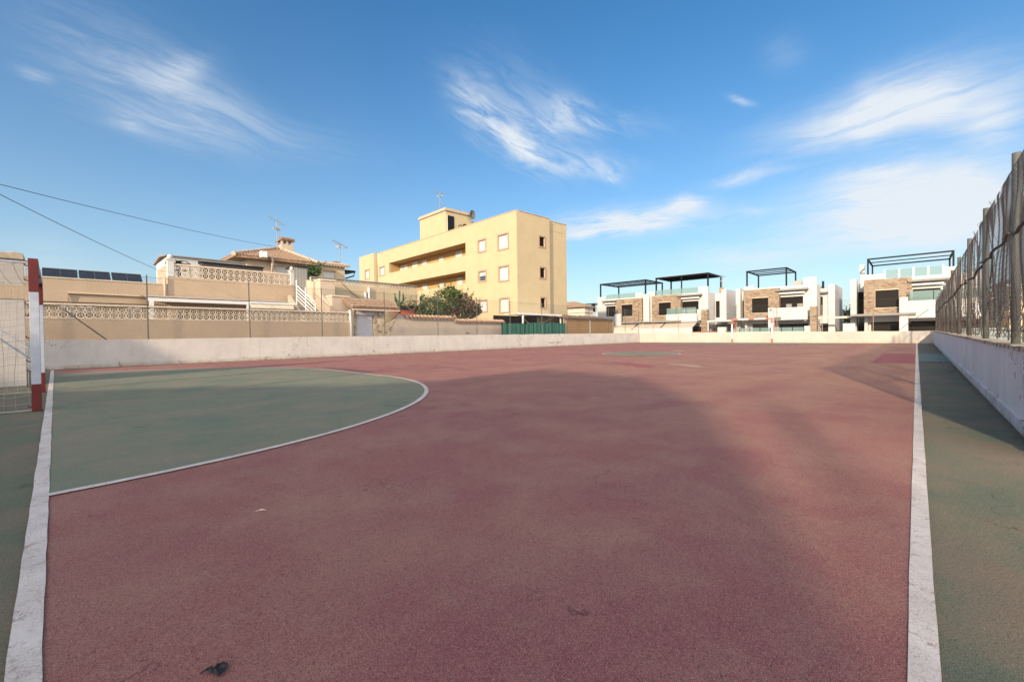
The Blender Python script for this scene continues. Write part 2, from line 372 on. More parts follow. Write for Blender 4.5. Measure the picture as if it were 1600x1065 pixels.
def stone_clad(name):
    m, nt, bs = new_mat(name)
    tc = nt.nodes.new('ShaderNodeTexCoord'); mp = nt.nodes.new('ShaderNodeMapping'); mp.inputs['Scale'].default_value = (2.2, 2.2, 5.0)
    nt.links.new(tc.outputs['Object'], mp.inputs['Vector'])
    vo = nt.nodes.new('ShaderNodeTexVoronoi'); vo.inputs['Scale'].default_value = 1.3; vo.distance = 'CHEBYCHEV'; nt.links.new(mp.outputs[0], vo.inputs['Vector'])
    base = ramp(nt, vo.outputs['Color'], [(.1, (.15, .105, .07)), (.45, (.25, .18, .125)), (.7, (.33, .25, .175)), (.95, (.20, .16, .13))])
    e = nt.nodes.new('ShaderNodeTexVoronoi'); e.feature = 'DISTANCE_TO_EDGE'; e.inputs['Scale'].default_value = 1.3; nt.links.new(mp.outputs[0], e.inputs['Vector'])
    base = mixc(nt, math2(nt, 'LESS_THAN', e.outputs['Distance'], .03), base, (.30, .25, .20))
    nt.links.new(base, bs.inputs['Base Color']); bs.inputs['Roughness'].default_value = .9; bump(nt, bs, e.outputs['Distance'], .8, .03); return m
def rubble(name):
    m, nt, bs = new_mat(name)
    tc = nt.nodes.new('ShaderNodeTexCoord')
    vo = nt.nodes.new('ShaderNodeTexVoronoi'); vo.inputs['Scale'].default_value = 3.6; nt.links.new(tc.outputs['Object'], vo.inputs['Vector'])
    base = ramp(nt, vo.outputs['Color'], [(.1, (.26, .19, .12)), (.5, (.42, .33, .22)), (.9, (.55, .46, .34))])
    e = nt.nodes.new('ShaderNodeTexVoronoi'); e.feature = 'DISTANCE_TO_EDGE'; e.inputs['Scale'].default_value = 3.6; nt.links.new(tc.outputs['Object'], e.inputs['Vector'])
    base = mixc(nt, math2(nt, 'LESS_THAN', e.outputs['Distance'], .05), base, (.55, .47, .38))
    nt.links.new(base, bs.inputs['Base Color']); bs.inputs['Roughness'].default_value = .9; bump(nt, bs, e.outputs['Distance'], .9, .04); return m
def tiles_mat(name):
    m, nt, bs = new_mat(name)
    a = nz(nt, 9, 3, .6, space='World'); b = nz(nt, 1.5, 5, .6, space='World')
    base = ramp(nt, a, [(.3, (.15, .09, .06)), (.5, (.29, .185, .12)), (.7, (.40, .30, .21))])
    base = mixc(nt, step(nt, b, .5, .75, 0, .5), base, (.16, .12, .09))
    nt.links.new(base, bs.inputs['Base Color']); bs.inputs['Roughness'].default_value = .9; bump(nt, bs, nz(nt, 50, 4, space='World'), .5, .01); return m
def glass_mat(name, col=(.45, .62, .60), alpha=.55):
    m, nt, bs = new_mat(name)
    bs.inputs['Base Color'].default_value = (*col, 1); bs.inputs['Roughness'].default_value = .05
    bs.inputs['Alpha'].default_value = alpha; bs.inputs['Specular IOR Level'].default_value = .6
    return m
def louvre(name, col, period=.09, ax='Z', rough=.5, depth=.01, metal=0.):
    """slatted / ribbed sheet: ribs as bump with darker joints"""
    m, nt, bs = new_mat(name)
    tc = nt.nodes.new('ShaderNodeTexCoord'); sp = nt.nodes.new('ShaderNodeSeparateXYZ'); nt.links.new(tc.outputs['Object'], sp.inputs[0])
    f = math2(nt, 'FRACT', math2(nt, 'DIVIDE', sp.outputs[ax], period), 0)
    base = mixc(nt, math2(nt, 'LESS_THAN', f, .14), col, tuple(c*.55 for c in col))
    base = mixc(nt, step(nt, nz(nt, 2, 5), .4, .75, 0, .25), base, tuple(c*.7 for c in col))
    nt.links.new(base, bs.inputs['Base Color']); bs.inputs['Roughness'].default_value = rough; bs.inputs['Metallic'].default_value = metal
    bs.inputs['Specular IOR Level'].default_value = .15
    bump(nt, bs, f, .6, depth); return m
def leaf_mat(name, c0, c1, c2=None, thr=.6):
    m, nt, bs = new_mat(name)
    gi = nt.nodes.new('ShaderNodeNewGeometry')
    base = ramp(nt, gi.outputs['Random Per Island'], [(0., c0), (1., c1)])
    if c2: base = mixc(nt, math2(nt, 'MULTIPLY', step(nt, nz(nt, 1.6, 3, space='World'), thr, thr+.05), math2(nt, 'GREATER_THAN', gi.outputs['Random Per Island'], .35)), base, c2)
    nt.links.new(base, bs.inputs['Base Color']); bs.inputs['Roughness'].default_value = .6
    bs.inputs['Subsurface Weight'].default_value = 0.0
    return m

M_red = paint_court('court_red', (.232, .086, .084), (.172, .048, .068), (.300, .178, .138), wornamt=.68, lit_worn=(.345, .205, .128))
M_redpatch = paint_court('court_red_fresh', (.25, .075, .085), (.21, .06, .07), (.28, .12, .11), wornamt=.3)
M_green = paint_court('court_green', (.088, .122, .086), (.052, .090, .070), (.215, .148, .112), wornamt=.75)
M_dgreen = paint_court('court_area_green', (.125, .165, .122), (.075, .138, .110), (.235, .192, .140), wornamt=.8)
M_teal = paint_court('court_teal_fresh', (.13, .21, .19), (.10, .17, .16), (.18, .19, .16), wornamt=.4)
M_tan = paint_court('court_tan_bare', (.33, .20, .155), (.29, .16, .13), (.42, .31, .22), wornamt=.4)
M_line = line_paint('line_white')
M_ground = simple('dusty_ground', (.30, .25, .19), .95, .2, .8)
M_asph = simple('asphalt', (.09, .088, .085), .9, .2, 3)
M_wallL = old_wall('whitewash_side', (.56, .53, .50), (.34, .24, .15), (.34, .20, .14))
M_wallE = old_wall('whitewash_end', (.47, .44, .40), (.60, .46, .34), (.52, .34, .26))
M_wallR = old_wall('whitewash_fence', (.66, .64, .65), (.30, .25, .20), (.36, .32, .30))
M_cope = simple('concrete_coping', (.42, .35, .27), .95, .25, 9, bmp=.02)
M_conc = plaster('raw_concrete', (.47, .44, .43), (.3, .26, .24), .4)
M_beige = plaster('beige_render', (.50, .385, .275), (.36, .24, .15), .25)
M_beige2 = plaster('beige_render_pale', (.55, .445, .345), (.4, .3, .2), .3)
M_yellow = plaster('yellow_render', (.495, .41, .262), (.40, .30, .18), .38)
M_yellow2 = plaster('yellow_render_house', (.54, .44, .29), (.4, .3, .17), .3)
M_orange = plaster('orange_render', (.50, .33, .15), (.45, .3, .15), .1)
M_trim = simple('salmon_trim', (.38, .25, .19), .8)
M_white = plaster('white_render', (.54, .54, .54), (.6, .56, .5), .10)
M_whitep = simple('white_paint', (.78, .78, .78), .45, .05)
M_cream = plaster('cream_render', (.70, .60, .48), (.45, .36, .27), .3)
M_plast = plaster('pinkish_plaster', (.50, .42, .345), (.42, .32, .24), .3)
M_shut = louvre('white_roller_shutter', (.60, .60, .60), .055, 'Z', .5, .006)
M_dark = louvre('dark_roller_shutter', (.016, .013, .012), .06, 'Z', .45, .006)
M_black = simple('dark_metal', (.010, .013, .017), .6, .1, spec=.15)
M_int = simple('dark_interior', (.016, .012, .011), .95, spec=.05)
M_grey = simple('grey_slab', (.24, .23, .22), .8)
M_galv = simple('galvanised_steel', (.30, .31, .31), .5, .2, 20, metal=.4)
M_post = simple('weathered_post', (.115, .122, .115), .6, .18, 5, metal=.2)
M_rust = simple('rusty_wire', (.075, .060, .056), .85, .4, 6)
M_wire = simple('wire', (.11, .11, .12), .6, .25, 6, metal=.4)
M_stone = stone_clad('stone_cladding'); M_rubble = rubble('rubble_stone'); M_tile = tiles_mat('clay_tiles')
M_tilep = simple('pale_clay_tiles', (.46, .37, .28), .9, .3, 8)
M_glass = glass_mat('rail_glass', (.22, .34, .33), .5); M_win = simple('window_glass', (.05, .07, .08), .12, .1, spec=.8)
M_ped = simple('goal_red', (.115, .006, .008), .42, .2, 9); M_pwh = simple('goal_white', (.40, .43, .50), .5, .12, 9)
M_net = simple('net_cord', (.34, .31, .25), .9, .2)
M_solar = simple('solar_cell', (.02, .026, .038), .25, .2, spec=.5)
M_gshade = louvre('green_shade_cloth', (.035, .135, .105), .31, 'X', .85, .03)
M_brown = louvre('brown_panel', (.36, .23, .115), .22, 'Z', .8, .004)
M_shed = louvre('grey_corrugated', (.28, .28, .27), .16, 'X', .6, .02)
M_awn = simple('beige_awning', (.45, .38, .31), .85, .1)
M_leafg = leaf_mat('leaf_green', (.030, .060, .014), (.095, .13, .03)); M_leafb = leaf_mat('leaf_magenta', (.030, .045, .016), (.085, .09, .03), (.15, .02, .038), .50)
M_leafd = leaf_mat('leaf_dark', (.02, .05, .015), (.06, .11, .03)); M_cact = simple('cactus', (.045, .08, .03), .7)
M_bark = simple('bark', (.14, .10, .07), .9); M_fabric = simple('red_canvas', (.30, .07, .045), .9)
M_cloth = simple('black_cloth', (.008, .009, .012), .55, .3, spec=.4)
M_cable = simple('cable', (.06, .07, .08), .6)

# ------------------------------------------------------------------ ground
X_END, Y_SIDE, Y_FAR = 41.38, 20.77, 41.08
def sheet(name, poly, z, mat):
    b = MB(); b.quad(*[(x, y, z) for x, y in poly]); return struct(b.raw(name, mat))
sheet('ground', [(-900, -900), (900, -900), (900, 900), (-900, 900)], -.30, M_ground)
sheet('street', [(42.3, -60), (50.5, -60), (50.5, 80), (42.3, 80)], -.28, M_asph)
b = MB(); b.box(50.5, -60, -.298, 52.6, 80, -.14); struct(b.build('pavement', M_conc))
b = MB(); b.box(-14, -2.6, -.299, 42.2, 21.9, 0.0); struct(b.build('court_surround', M_green))
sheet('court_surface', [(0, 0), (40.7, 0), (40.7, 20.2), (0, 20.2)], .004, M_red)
def stadium(cx, sgn, y0, y1, r, n=28):
    p = []
    for i in range(n+1):
        t = PI/2*i/n; p.append((cx+sgn*r*math.sin(t), y0-r*math.cos(t)))
    for i in range(n+1):
        t = PI/2*i/n; p.append((cx+sgn*r*math.cos(t), y1+r*math.sin(t)))
    return p
GA = stadium(0, 1, 9.45, 12.35, 5.53); GB = stadium(40.7, -1, 9.0, 11.9, 5.6)
sheet('goal_area_green', GA, .008, M_dgreen); sheet('goal_area_green', GB, .008, M_dgreen)
def strip(name, pts, w, z, closed=False, mat=None):
    b = MB(); k = len(pts); L_, R_ = [], []
    for i, p in enumerate(pts):
        a = pts[(i-1) % k] if (closed or i > 0) else p; c = pts[(i+1) % k] if (closed or i < k-1) else p
        d = Vector((c[0]-a[0], c[1]-a[1])).normalized(); n = Vector((-d.y, d.x))*w/2
        L_.append((p[0]+n.x, p[1]+n.y, z)); R_.append((p[0]-n.x, p[1]-n.y, z))
    for i in range(k if closed else k-1): b.quad(L_[i], R_[i], R_[(i+1) % k], L_[(i+1) % k])
    return struct(b.raw(name, mat or M_line))
def wob(p, q, n=60, a=.006):
    return [(p[0]+(q[0]-p[0])*i/n+random.uniform(-a, a)*(p[0] == q[0]), p[1]+(q[1]-p[1])*i/n+random.uniform(-a, a)*(p[1] == q[1])) for i in range(n+1)]
strip('goal_line_marking', wob((0, -.04), (0, 20.3), 120, .0025), .072, .012)
strip('touchline_marking', wob((-.036, 0), (40.7, 0), 120, .0025), .068, .0082)
strip('goal_area_marking', GA, .068, .013); strip('goal_area_marking', GB, .08, .013)
CC = (18.7, 9.35)
circ = [(CC[0]+1.72*math.cos(2*PI*i/64), CC[1]+1.72*math.sin(2*PI*i/64)) for i in range(64)]
sheet('centre_circle_green', circ, .008, M_dgreen); strip('centre_circle_marking', circ, .07, .013, True)
strip('halfway_line_marking', wob((18.5, 11.1), (18.3, 20.2), 30), .05, .012)
strip('halfway_line_marking', wob((18.6, 7.6), (17.9, 2.2), 30), .05, .012)
def gp(x, y): p = at(x, y, 'z', 0); return (p.x, p.y)
def blobpoly(cx, cy, rx, ry, rot=0, n=26, seed=0, rag=.18):
    rnd = random.Random(seed); out = []
    for i in range(n):
        t = 2*PI*i/n; k = 1+rnd.uniform(-rag, rag); x, y = rx*k*math.cos(t), ry*k*math.sin(t)
        out.append((cx+x*math.cos(rot)-y*math.sin(rot), cy+x*math.sin(rot)+y*math.cos(rot)))
    return out
sheet('court_patch', [(16.8, .05), (23.3, .05), (23.3, .98), (16.8, .98)], .0085, M_redpatch)
sheet('court_patch', [(17.8, -.78), (23.6, -.78), (23.6, -.05), (17.8, -.05)], .0085, M_teal)
sheet('court_patch', blobpoly(12.1, 6.3, 1.2, .35, .9, seed=3, rag=.3), .0085, M_redpatch)
sheet('court_patch', blobpoly(12.6, 4.8, .9, .22, .9, seed=5, rag=.4), .0085, M_tan)
sheet('court_patch', blobpoly(22.6, 9.2, .7, .35, .4, seed=6, rag=.12), .0085, M_tan)

# ------------------------------------------------------------------ court walls
def blockwall(name, label, p, q, h0, h1, t, mat, cope=.0, seg=60, ragged=.012, z0=-.3):
    """wall from p to q (plan), top height h0..h1, thickness t to the left-hand normal"""
    w = thing(name, label, 'wall', (p[0], p[1], 0))
    p = Vector(p); q = Vector(q); d = (q-p).normalized(); n = Vector((-d.y, d.x))*t; L = (q-p).length
    b = MB(); c = MB(); rnd = random.Random(len(label))
    pts = []
    for i in range(seg+1):
        k = i/seg; a = p+(q-p)*k; pts.append((a, a+n, h0+(h1-h0)*k+rnd.uniform(-ragged, ragged)))
    for i in range(seg):
        (a, a2, h), (e, e2, g) = pts[i], pts[i+1]; g = g
        b.quad((a.x,a.y,z0),(e.x,e.y,z0),(e.x,e.y,g),(a.x,a.y,h)); b.quad((e2.x,e2.y,z0),(a2.x,a2.y,z0),(a2.x,a2.y,h),(e2.x,e2.y,g))
        b.quad((a.x,a.y,h),(e.x,e.y,g),(e2.x,e2.y,g),(a2.x,a2.y,h))
    (a, a2, h), (e, e2, g) = pts[0], pts[-1]
    b.quad((a2.x,a2.y,z0),(a.x,a.y,z0),(a.x,a.y,h),(a2.x,a2.y,h)); b.quad((e.x,e.y,z0),(e2.x,e2.y,z0),(e2.x,e2.y,g),(e.x,e.y,g))
    b.build('masonry', mat, w)
    if cope:
        m2 = n.normalized()*.03
        for i in range(seg):
            (a, a2, h), (e, e2, g) = pts[i], pts[i+1]; o = rnd.uniform(-.008, .008)
            A, B, C, D = a-m2*(.5+o*20), e-m2*(.5-o*20), e2+m2*.5, a2+m2*.5
            for z_ in (0,):
                c.quad((A.x,A.y,h+.003),(B.x,B.y,g+.003),(B.x,B.y,g+cope),(A.x,A.y,h+cope+o)); c.quad((A.x,A.y,h+cope+o),(B.x,B.y,g+cope),(C.x,C.y,g+cope),(D.x,D.y,h+cope))
                c.quad((D.x,D.y,h+.003),(C.x,C.y,g+.003),(C.x,C.y,g+cope),(D.x,D.y,h+cope)); c.quad((A.x,A.y,h+.003),(B.x,B.y,g+.003),(C.x,C.y,g+.003),(D.x,D.y,h+.003))
        c.raw('coping', M_cope, w)
    return w
side_wall = blockwall('court_wall', 'long low whitewashed wall with peeling patches below the tan and yellow houses', (-14, Y_SIDE), (X_END+.2, Y_SIDE), .975, .985, .18, M_wallL, seg=90)
end_wall = blockwall('court_wall', 'sunlit cream low wall behind the far goal, below the white villas', (X_END+.0, Y_SIDE-.003), (X_END, -1.2), .975, .86, .18, M_wallE, seg=40)
# its inner face must be the plane X_END: thickness grows away from the court
fence_wall = blockwall('court_wall', 'lavender grey low wall under the rusty chain link fence at the right', (X_END, -.84), (5.0, -.705), .82, .735, .22, M_wallR, cope=.045, seg=110, ragged=.006)
b = MB(); b.bar((X_END, -.825, .06), (5.0, -.69, .06), .035, .12); o = b.build('foot_ledge', M_wallR, fence_wall)
def foot_dirt(name, f, n, w0, w1, mat, seed):
    rnd = random.Random(seed); bb = MB(); p = []
    for i in range(n+1): p.append((f(i/n), w0+(w1-w0)*rnd.random()**2))
    for (a, wa), (c, wc) in zip(p, p[1:]): bb.quad((a[0], a[1], .0052), (c[0], c[1], .0052), (c[0]+c[2]*wc, c[1]+c[3]*wc, .0052), (a[0]+a[2]*wa, a[1]+a[3]*wa, .0052))
    return struct(bb.raw(name, mat))
M_dirt = simple('gutter_dirt', (.12, .095, .065), .95, .4, 14, bmp=.01)
foot_dirt('dirt_strip', lambda k: (5.0+36*k, -.70-.125*(5+36*k-5)/36.4, 0, 1), 420, .02, .11, M_dirt, 3)
foot_dirt('dirt_strip', lambda k: (-12+53.3*k, Y_SIDE-.001, 0, -1), 400, .04, .22, M_dirt, 4)
foot_dirt('dirt_strip', lambda k: (X_END-.001, -.7+21*k, -1, 0), 160, .05, .3, M_dirt, 5)
# graffiti scrawl and rusty stain on the long wall
def scrawl(x0, x1, z, h, mat, seed, name, label, strokes=14, w=.0055):
    rnd = random.Random(seed); bb = MB(); x = x0; pts = []
    for i in range(strokes*4):
        pts.append((x0+(x1-x0)*i/(strokes*4)+rnd.uniform(-.02, .02), Y_SIDE-.006, z+rnd.uniform(0, h)))
    bb.tube(pts, w, 4); o = bb.build(name, mat, side_wall); return o
scrawl(26.3, 28.0, .24, .13, simple('scrawl_ink', (.10, .09, .08), .9), 2, 'scribble', '')
rs = MB(); 
# ------------------------------------------------------------------ tall concrete wall behind the goal
tw = thing('frontage_wall', 'tall pale concrete wall with rounded top slab behind the near goal', 'wall', (-3, 14, 0))
b = MB(); b.wall('y', 14.0, -9, -.36, -.3, 2.70, t=.22); b.build('masonry', M_conc, tw)
b = MB(); b.box(-9, 13.982, 1.86, -.355, 14.004, 2.16); b.build('painted_sun_band', plaster('painted_sun_band', (.46, .35, .25)), tw)  # streak of sunlight across the wall, painted in as an ochre strip
b = MB(); b.prism([(-9, 2.703), (-.34, 2.703), (-.345, 2.80), (-.37, 2.84), (-.48, 2.86), (-.70, 2.83), (-1.3, 2.78), (-9, 2.74)], 'y', 13.95, 14.30); b.build('top_slab', M_cope, tw, bevel=.01)

# ------------------------------------------------------------------ chain link fences
def mesh_sheet(par, p, q, z0, z1, pitch, r, mat, bulge=0., seed=0, ztop=None, zbot=None, sub=1, name='wire_mesh'):
    """two families of diagonal wires between plan points p and q"""
    p = Vector(p); q = Vector(q); L = (q-p).length; d = (q-p)/L; n = Vector((-d.y, d.x)); b = MB(); H = z1-z0
    ns = int((L+H)/pitch)
    def pt(s, h):
        o = 0.
        if bulge:
            fall = min(1, (z1-h)*2.)*min(1, (h-z0)*3+.25)
            o = bulge*fall*(noise.noise(Vector((s*1.1, h*.9, seed)))*1.2+noise.noise(Vector((s*4.2, h*1.1, seed+5)))*.75)
            s2 = s+bulge*.55*noise.noise(Vector((s*2.5, h*2.1, seed+9)))
        else: s2 = s
        a = p+d*s2+n*o; return (a.x, a.y, h)
    for fam in (1, -1):
        for i in range(ns+1):
            s0 = i*pitch-(H if fam > 0 else 0)
            lo, hi = z0, z1
            # s = s0 + fam*(h-z0)
            if fam > 0: h_in, h_out = z0+max(0, -s0), z0+min(H, L-s0)
            else: h_in, h_out = z0+max(0, s0-L), z0+min(H, s0)
            if h_out-h_in < .03: continue
            k = max(1, int((h_out-h_in)/H*sub+.5)); pts = []
            for j in range(k+1):
                h = h_in+(h_out-h_in)*j/k; s = s0+fam*(h-z0)
                if ztop is not None and h > ztop(s): break
                if zbot is not None and h < zbot(s): pts = []; continue
                pts.append(pt(s, h))
            if len(pts) > 1: b.tube(pts, r, 3, caps=False)
    return b.raw(name, mat, par)
# left fence, on the long wall
lf = thing('chain_link_fence', 'tall thin chain link fence on slim posts along the long whitewashed wall', 'fence', (0, 20.88, .98))
xs = [-10.6, -7.3, -4.0, -.85, 2.46, 5.83, 8.91, 12.26, 15.79, 18.92, 22.06, 25.6, 28.9, 32.1, 35.35, 38.5, 41.3]
for i, x in enumerate(xs):
    MB().tube([(x, 20.87, .9), (x+random.uniform(-.03, .03), 20.87, 3.36)], .022, 7).build('post', M_post, lf)
MB().tube([(.3, 20.87, 2.0), (1.35, 20.87, .95)], .022, 6).build('brace', M_post, lf)
mesh_sheet(lf, (-10.6, 20.84), (19, 20.84), 1.0, 3.3, .075, .0021, M_wire)
mesh_sheet(lf, (19, 20.84), (41.3, 20.84), 1.0, 3.3, .11, .0022, M_wire)
for z_ in (3.28, 2.1): 
    bb = MB()
    for a, c in zip(xs, xs[1:]): bb.tube([(a, 20.84, z_), ((a+c)/2, 20.84, z_-.03), (c, 20.84, z_)], .004, 4)
    bb.build('tension_wire', M_wire, lf)
# end fence: slim posts and wires on the end wall
ef = thing('wire_fence', 'sparse wire fence on thin rusty posts above the sunlit end wall', 'fence', (41.5, 10, .95))
for y_, z_ in ((19.4, 3.35), (16.8, 3.0), (14.2, 3.2), (11.62, 3.36), (8.51, 3.4), (5.41, 3.0), (2.35, 3.35)):
    MB().tube([(41.48, y_, .9), (41.48, y_+random.uniform(-.05, .05), z_)], .026, 6).build('post', M_rustpost if False else simple('rusty_post', (.30, .20, .13), .85), ef)
MB().tube([(41.48, -.6, 2.35), (41.48, .95, .93)], .022, 6).build('brace', M_post, ef)
bb = MB()
for z_ in (3.25, 2.6, 1.9, 1.4):
    bb.tube([(41.47, 20.6, z_), (41.47, 11.6, z_-.06), (41.47, 2.3, z_), (41.47, -.7, z_-.1)], .005, 4)
bb.build('wire_strands', M_wire, ef)
mesh_sheet(ef, (41.46, 20.6), (41.46, -.8), 1.0, 3.2, .22, .0018, M_wire)
# right fence: thick posts, mid rail, sagging rusty mesh
rf = thing('chain_link_fence', 'rusty torn and bulging chain link fence on thick posts at the right', 'fence', (6, -.86, .8))
xr = [5.05, 7.72, 10.83, 14.14, 17.54, 21.2, 24.76, 27.93, 31.1, 34.2, 37.3, 40.6]
def yr(x): return -.775-(x/41.)*.16
for i, x in enumerate(xr):
    MB().tube([(x, yr(x)-.02, .7), (x, yr(x)-.02, 1.9), (x+random.uniform(-.03, .03), yr(x)-.02, 2.98)], 0.039, 10).build('post', M_post, rf, smooth=True)
bb = MB()
for a, c in zip(xr, xr[1:]):
    pts = [(a+(c-a)*k/10, yr(a+(c-a)*k/10)+.02+.02*math.sin(k*1.3+a), 2.06-.07*math.sin(PI*k/10)*(.5+.5*math.sin(a*3))+random.uniform(-.02, .02)) for k in range(11)]
    bb.tube(pts, .017, 6)
bb.build('mid_rail', M_rust, rf)
def top_rag(s): return 2.95-.09*max(0, noise.noise(Vector((s*1.7, 3.3, 0))))-.10*max(0, noise.noise(Vector((s*6, 1.3, 0))))-.05*random.random()
def bot_rag(s): return 1.08+.35*noise.noise(Vector((s*1.3, 8.1, 0)))+.25*noise.noise(Vector((s*5, 2.1, 4)))
mesh_sheet(rf, (5.05, yr(5)-.012), (12, yr(12)-.012), .86, 2.95, .055, .0030, M_wire, bulge=.045, seed=1, ztop=top_rag, zbot=bot_rag, sub=26)
mesh_sheet(rf, (12, yr(12)-.012), (27, yr(27)-.012), .86, 2.95, .075, .0024, M_rust, bulge=.05, seed=4, ztop=top_rag, zbot=bot_rag, sub=18)
mesh_sheet(rf, (27, yr(27)-.012), (41.2, yr(41)-.012), .86, 2.95, .10, .0027, M_rust, bulge=.05, seed=7, ztop=top_rag, zbot=bot_rag, sub=12)
bb = MB(); rnd = random.Random(5)
for i in range(230):                                                  # loose curled ends and broken verticals
    x = 5.3+rnd.random()**1.2*35; y = yr(x)-.02; h = 1.15+rnd.uniform(-.2, .55); pts = []; ph = rnd.uniform(0, 6); am = rnd.uniform(.02, .10)
    for k in range(8): pts.append((x+am*math.sin(ph+k*.7)*k/5, y+rnd.uniform(-.02, .02)+am*.6*math.cos(ph+k*.6)*k/6, h-(h-.84)*k/7))
    bb.tube(pts, .0036, 4)
for i in range(34):
    x = 9+rnd.random()*31; y = yr(x)-.03; pts = []; ph = rnd.uniform(0, 6); am = rnd.uniform(.01, .05); zt = rnd.uniform(2.3, 2.97); zb = rnd.uniform(.95, 1.8)
    for k in range(9): pts.append((x+am*math.sin(ph+k*.9), y+am*math.cos(ph+k*.8), zt+(zb-zt)*k/8))
    bb.tube(pts, .0045, 4)
for i in range(24):
    x = 5.3+rnd.random()*34; pts = [(x+.02*k+rnd.uniform(-.03,.03), yr(x)-.02+rnd.uniform(-.03,.03), 2.88+.022*k) for k in range(4)]
    bb.tube(pts, .003, 3)
bb.build('loose_wires', M_rust, rf)

# ------------------------------------------------------------------ goals
def goal(label, x0, ya, sgn, post_w, redc, whc, full_net=True):
    """posts at (x0, ya) and (x0, ya+3.08); the net goes to -sgn*x ; sgn=+1 opens to +x"""
    g = thing('football_goal', label, 'goal', (x0, ya+1.54, 0), group=None); W = post_w; H = 2.08; B = -sgn
    yb = ya+3.08
    for y in (ya, yb):
        pb = MB().box(x0-W/2, y-W/2, .372, x0+W/2, y+W/2, H-.455).build('post', whc, g, bevel=.004)
        MB().box(x0-W/2-.001, y-W/2-.001, 0.004, x0+W/2+.001, y+W/2+.001, .37).build('red_band', redc, pb, bevel=.004)
        MB().box(x0-W/2-.001, y-W/2-.001, H-.453, x0+W/2+.001, y+W/2+.001, H+.001).build('red_band', redc, pb, bevel=.004)
        for z in () if not full_net else (.06, .33, .55, .68, 1.0, 1.3, 1.46, 1.78, 1.98, 2.04):
            MB().tube([(x0+B*W/2, y, z), (x0+B*(W/2+.03), y, z+.005), (x0+B*(W/2+.035), y, z+.03)], .008, 5).build('net_hook', redc, pb)
        st = MB(); st.tube([(x0+B*W/2, y, .72), (x0+B*1.0, y, 1.72), (x0+B*1.0, y, 0.02)], .016, 6)
        st.tube([(x0+B*W/2, y, H-.06), (x0+B*.85, y, H-.05), (x0+B*1.0, y, 1.72)], .013, 6); st.build('net_support', whc if full_net else redc, g)
        MB().tube([(x0, y, .02), (x0+B*1.05, y, .02)], .009, 6).build('base_bar', M_galv, g)
    MB().tube([(x0+B*1.0, ya, .02), (x0+B*1.0, yb, .02)], .009, 6).build('back_bar', M_galv, g)
    n = 7; ys = [ya+W/2+(yb-ya-W)*i/n for i in range(n+1)]
    cb = MB().box(x0-W/2, ya+W/2+.001, H-W, x0+W/2, yb-W/2-.001, H).build('crossbar', whc, g, bevel=.004)
    for a, c in ((ys[0]+.002, ys[1]), (ys[3], ys[4]), (ys[6], ys[7]-.002)):
        MB().box(x0-W/2-.001, a, H-W-.001, x0+W/2+.001, c, H+.001).build('red_band', redc, cb)
    # net: sides and back, sagging cords
    nb = MB(); stp = .105 if full_net else .2; r = .0026 if full_net else .003
    def P(u, v, side):
        # u 0..1 front-back (sides) or across (back), v 0..1 top-bottom
        sag = .05*math.sin(PI*v)*(.6+.5*noise.noise(Vector((u*4, v*3, side))))
        wx = .035*noise.noise(Vector((u*5, v*5, side*3+1))); wz = .035*noise.noise(Vector((u*6, v*4, side*5+2)))
        if side < 2:
            y = (ya, yb)[side]; dep = .85+.20*v
            return (x0+B*(W/2+.02+u*dep)+wx, y+(1 if side else -1)*sag*sgn*.6, (H-.05)*(1-v)+.01+wz-.10*math.sin(PI*u)*(1-v))
        return (x0+B*(.9+.20*v+sag)+wx, ya+u*3.08, (H-.05)*(1-v)+.01+wz)
    for side, wid in ((0, 1.), (1, 1.), (2, 3.08)):
        nu, nv = int(wid/stp), int(H/stp)
        for i in range(nu+1): nb.tube([P(i/nu, k/16, side) for k in range(17)], r, 3, caps=False)
        for j in range(nv+1): nb.tube([P(k/12, j/nv, side) for k in range(13)], r, 3, caps=False)
    for i in range(int(3.08/stp)+1):
        y = ya+3.08*i/int(3.08/stp); nb.tube([(x0+B*(W/2+k/6*.85), y, H-.05-.06*math.sin(PI*k/6)) for k in range(7)], r, 3, caps=False)
    for j in range(6): nb.tube([(x0+B*(W/2+.14*j), ya+3.08*k/10, H-.05-.04*math.sin(PI*k/10)-.05*math.sin(PI*j/6)) for k in range(11)], r, 3, caps=False)
    nb.raw('net', M_net, g)
    return g
goal('near red and white goal with cord net at the left edge', -.106, 8.79, 1, .092, M_ped, M_pwh)
M_ped2 = simple('goal_red_far', (.62, .10, .05), .5)
goal('far small red and white goal before the sunlit end wall', 41.08, 8.80, -1, .09, M_ped2, M_whitep, False)

# ------------------------------------------------------------------ little litter
def rag(name, label, cat, p, size, mat, seed, flat=.3):
    rnd = random.Random(seed); b = MB(); n = 14; ring = []
    c = (p[0], p[1], .03*flat+.012)
    for i in range(n):
        t = 2*PI*i/n; r = size*(.5+.5*abs(math.cos(t))**1.5)*(1+rnd.uniform(-.25, .25))
        ring.append((c[0]+r*math.cos(t)*.83+r*math.sin(t)*.10, c[1]+r*math.cos(t)*.45*-1+r*math.sin(t)*.25, .014+abs(rnd.gauss(0, .012*flat))))
    v0 = len(b.v); b.v += ring; b.v.append((c[0], c[1], .02+.02*flat))
    for i in range(n): b.f.append((v0+i, v0+(i+1) % n, v0+n))
    o = b.build(name, mat); md = o.modifiers.new('t', 'SOLIDIFY'); md.thickness = .002; return tag(o, label, cat)
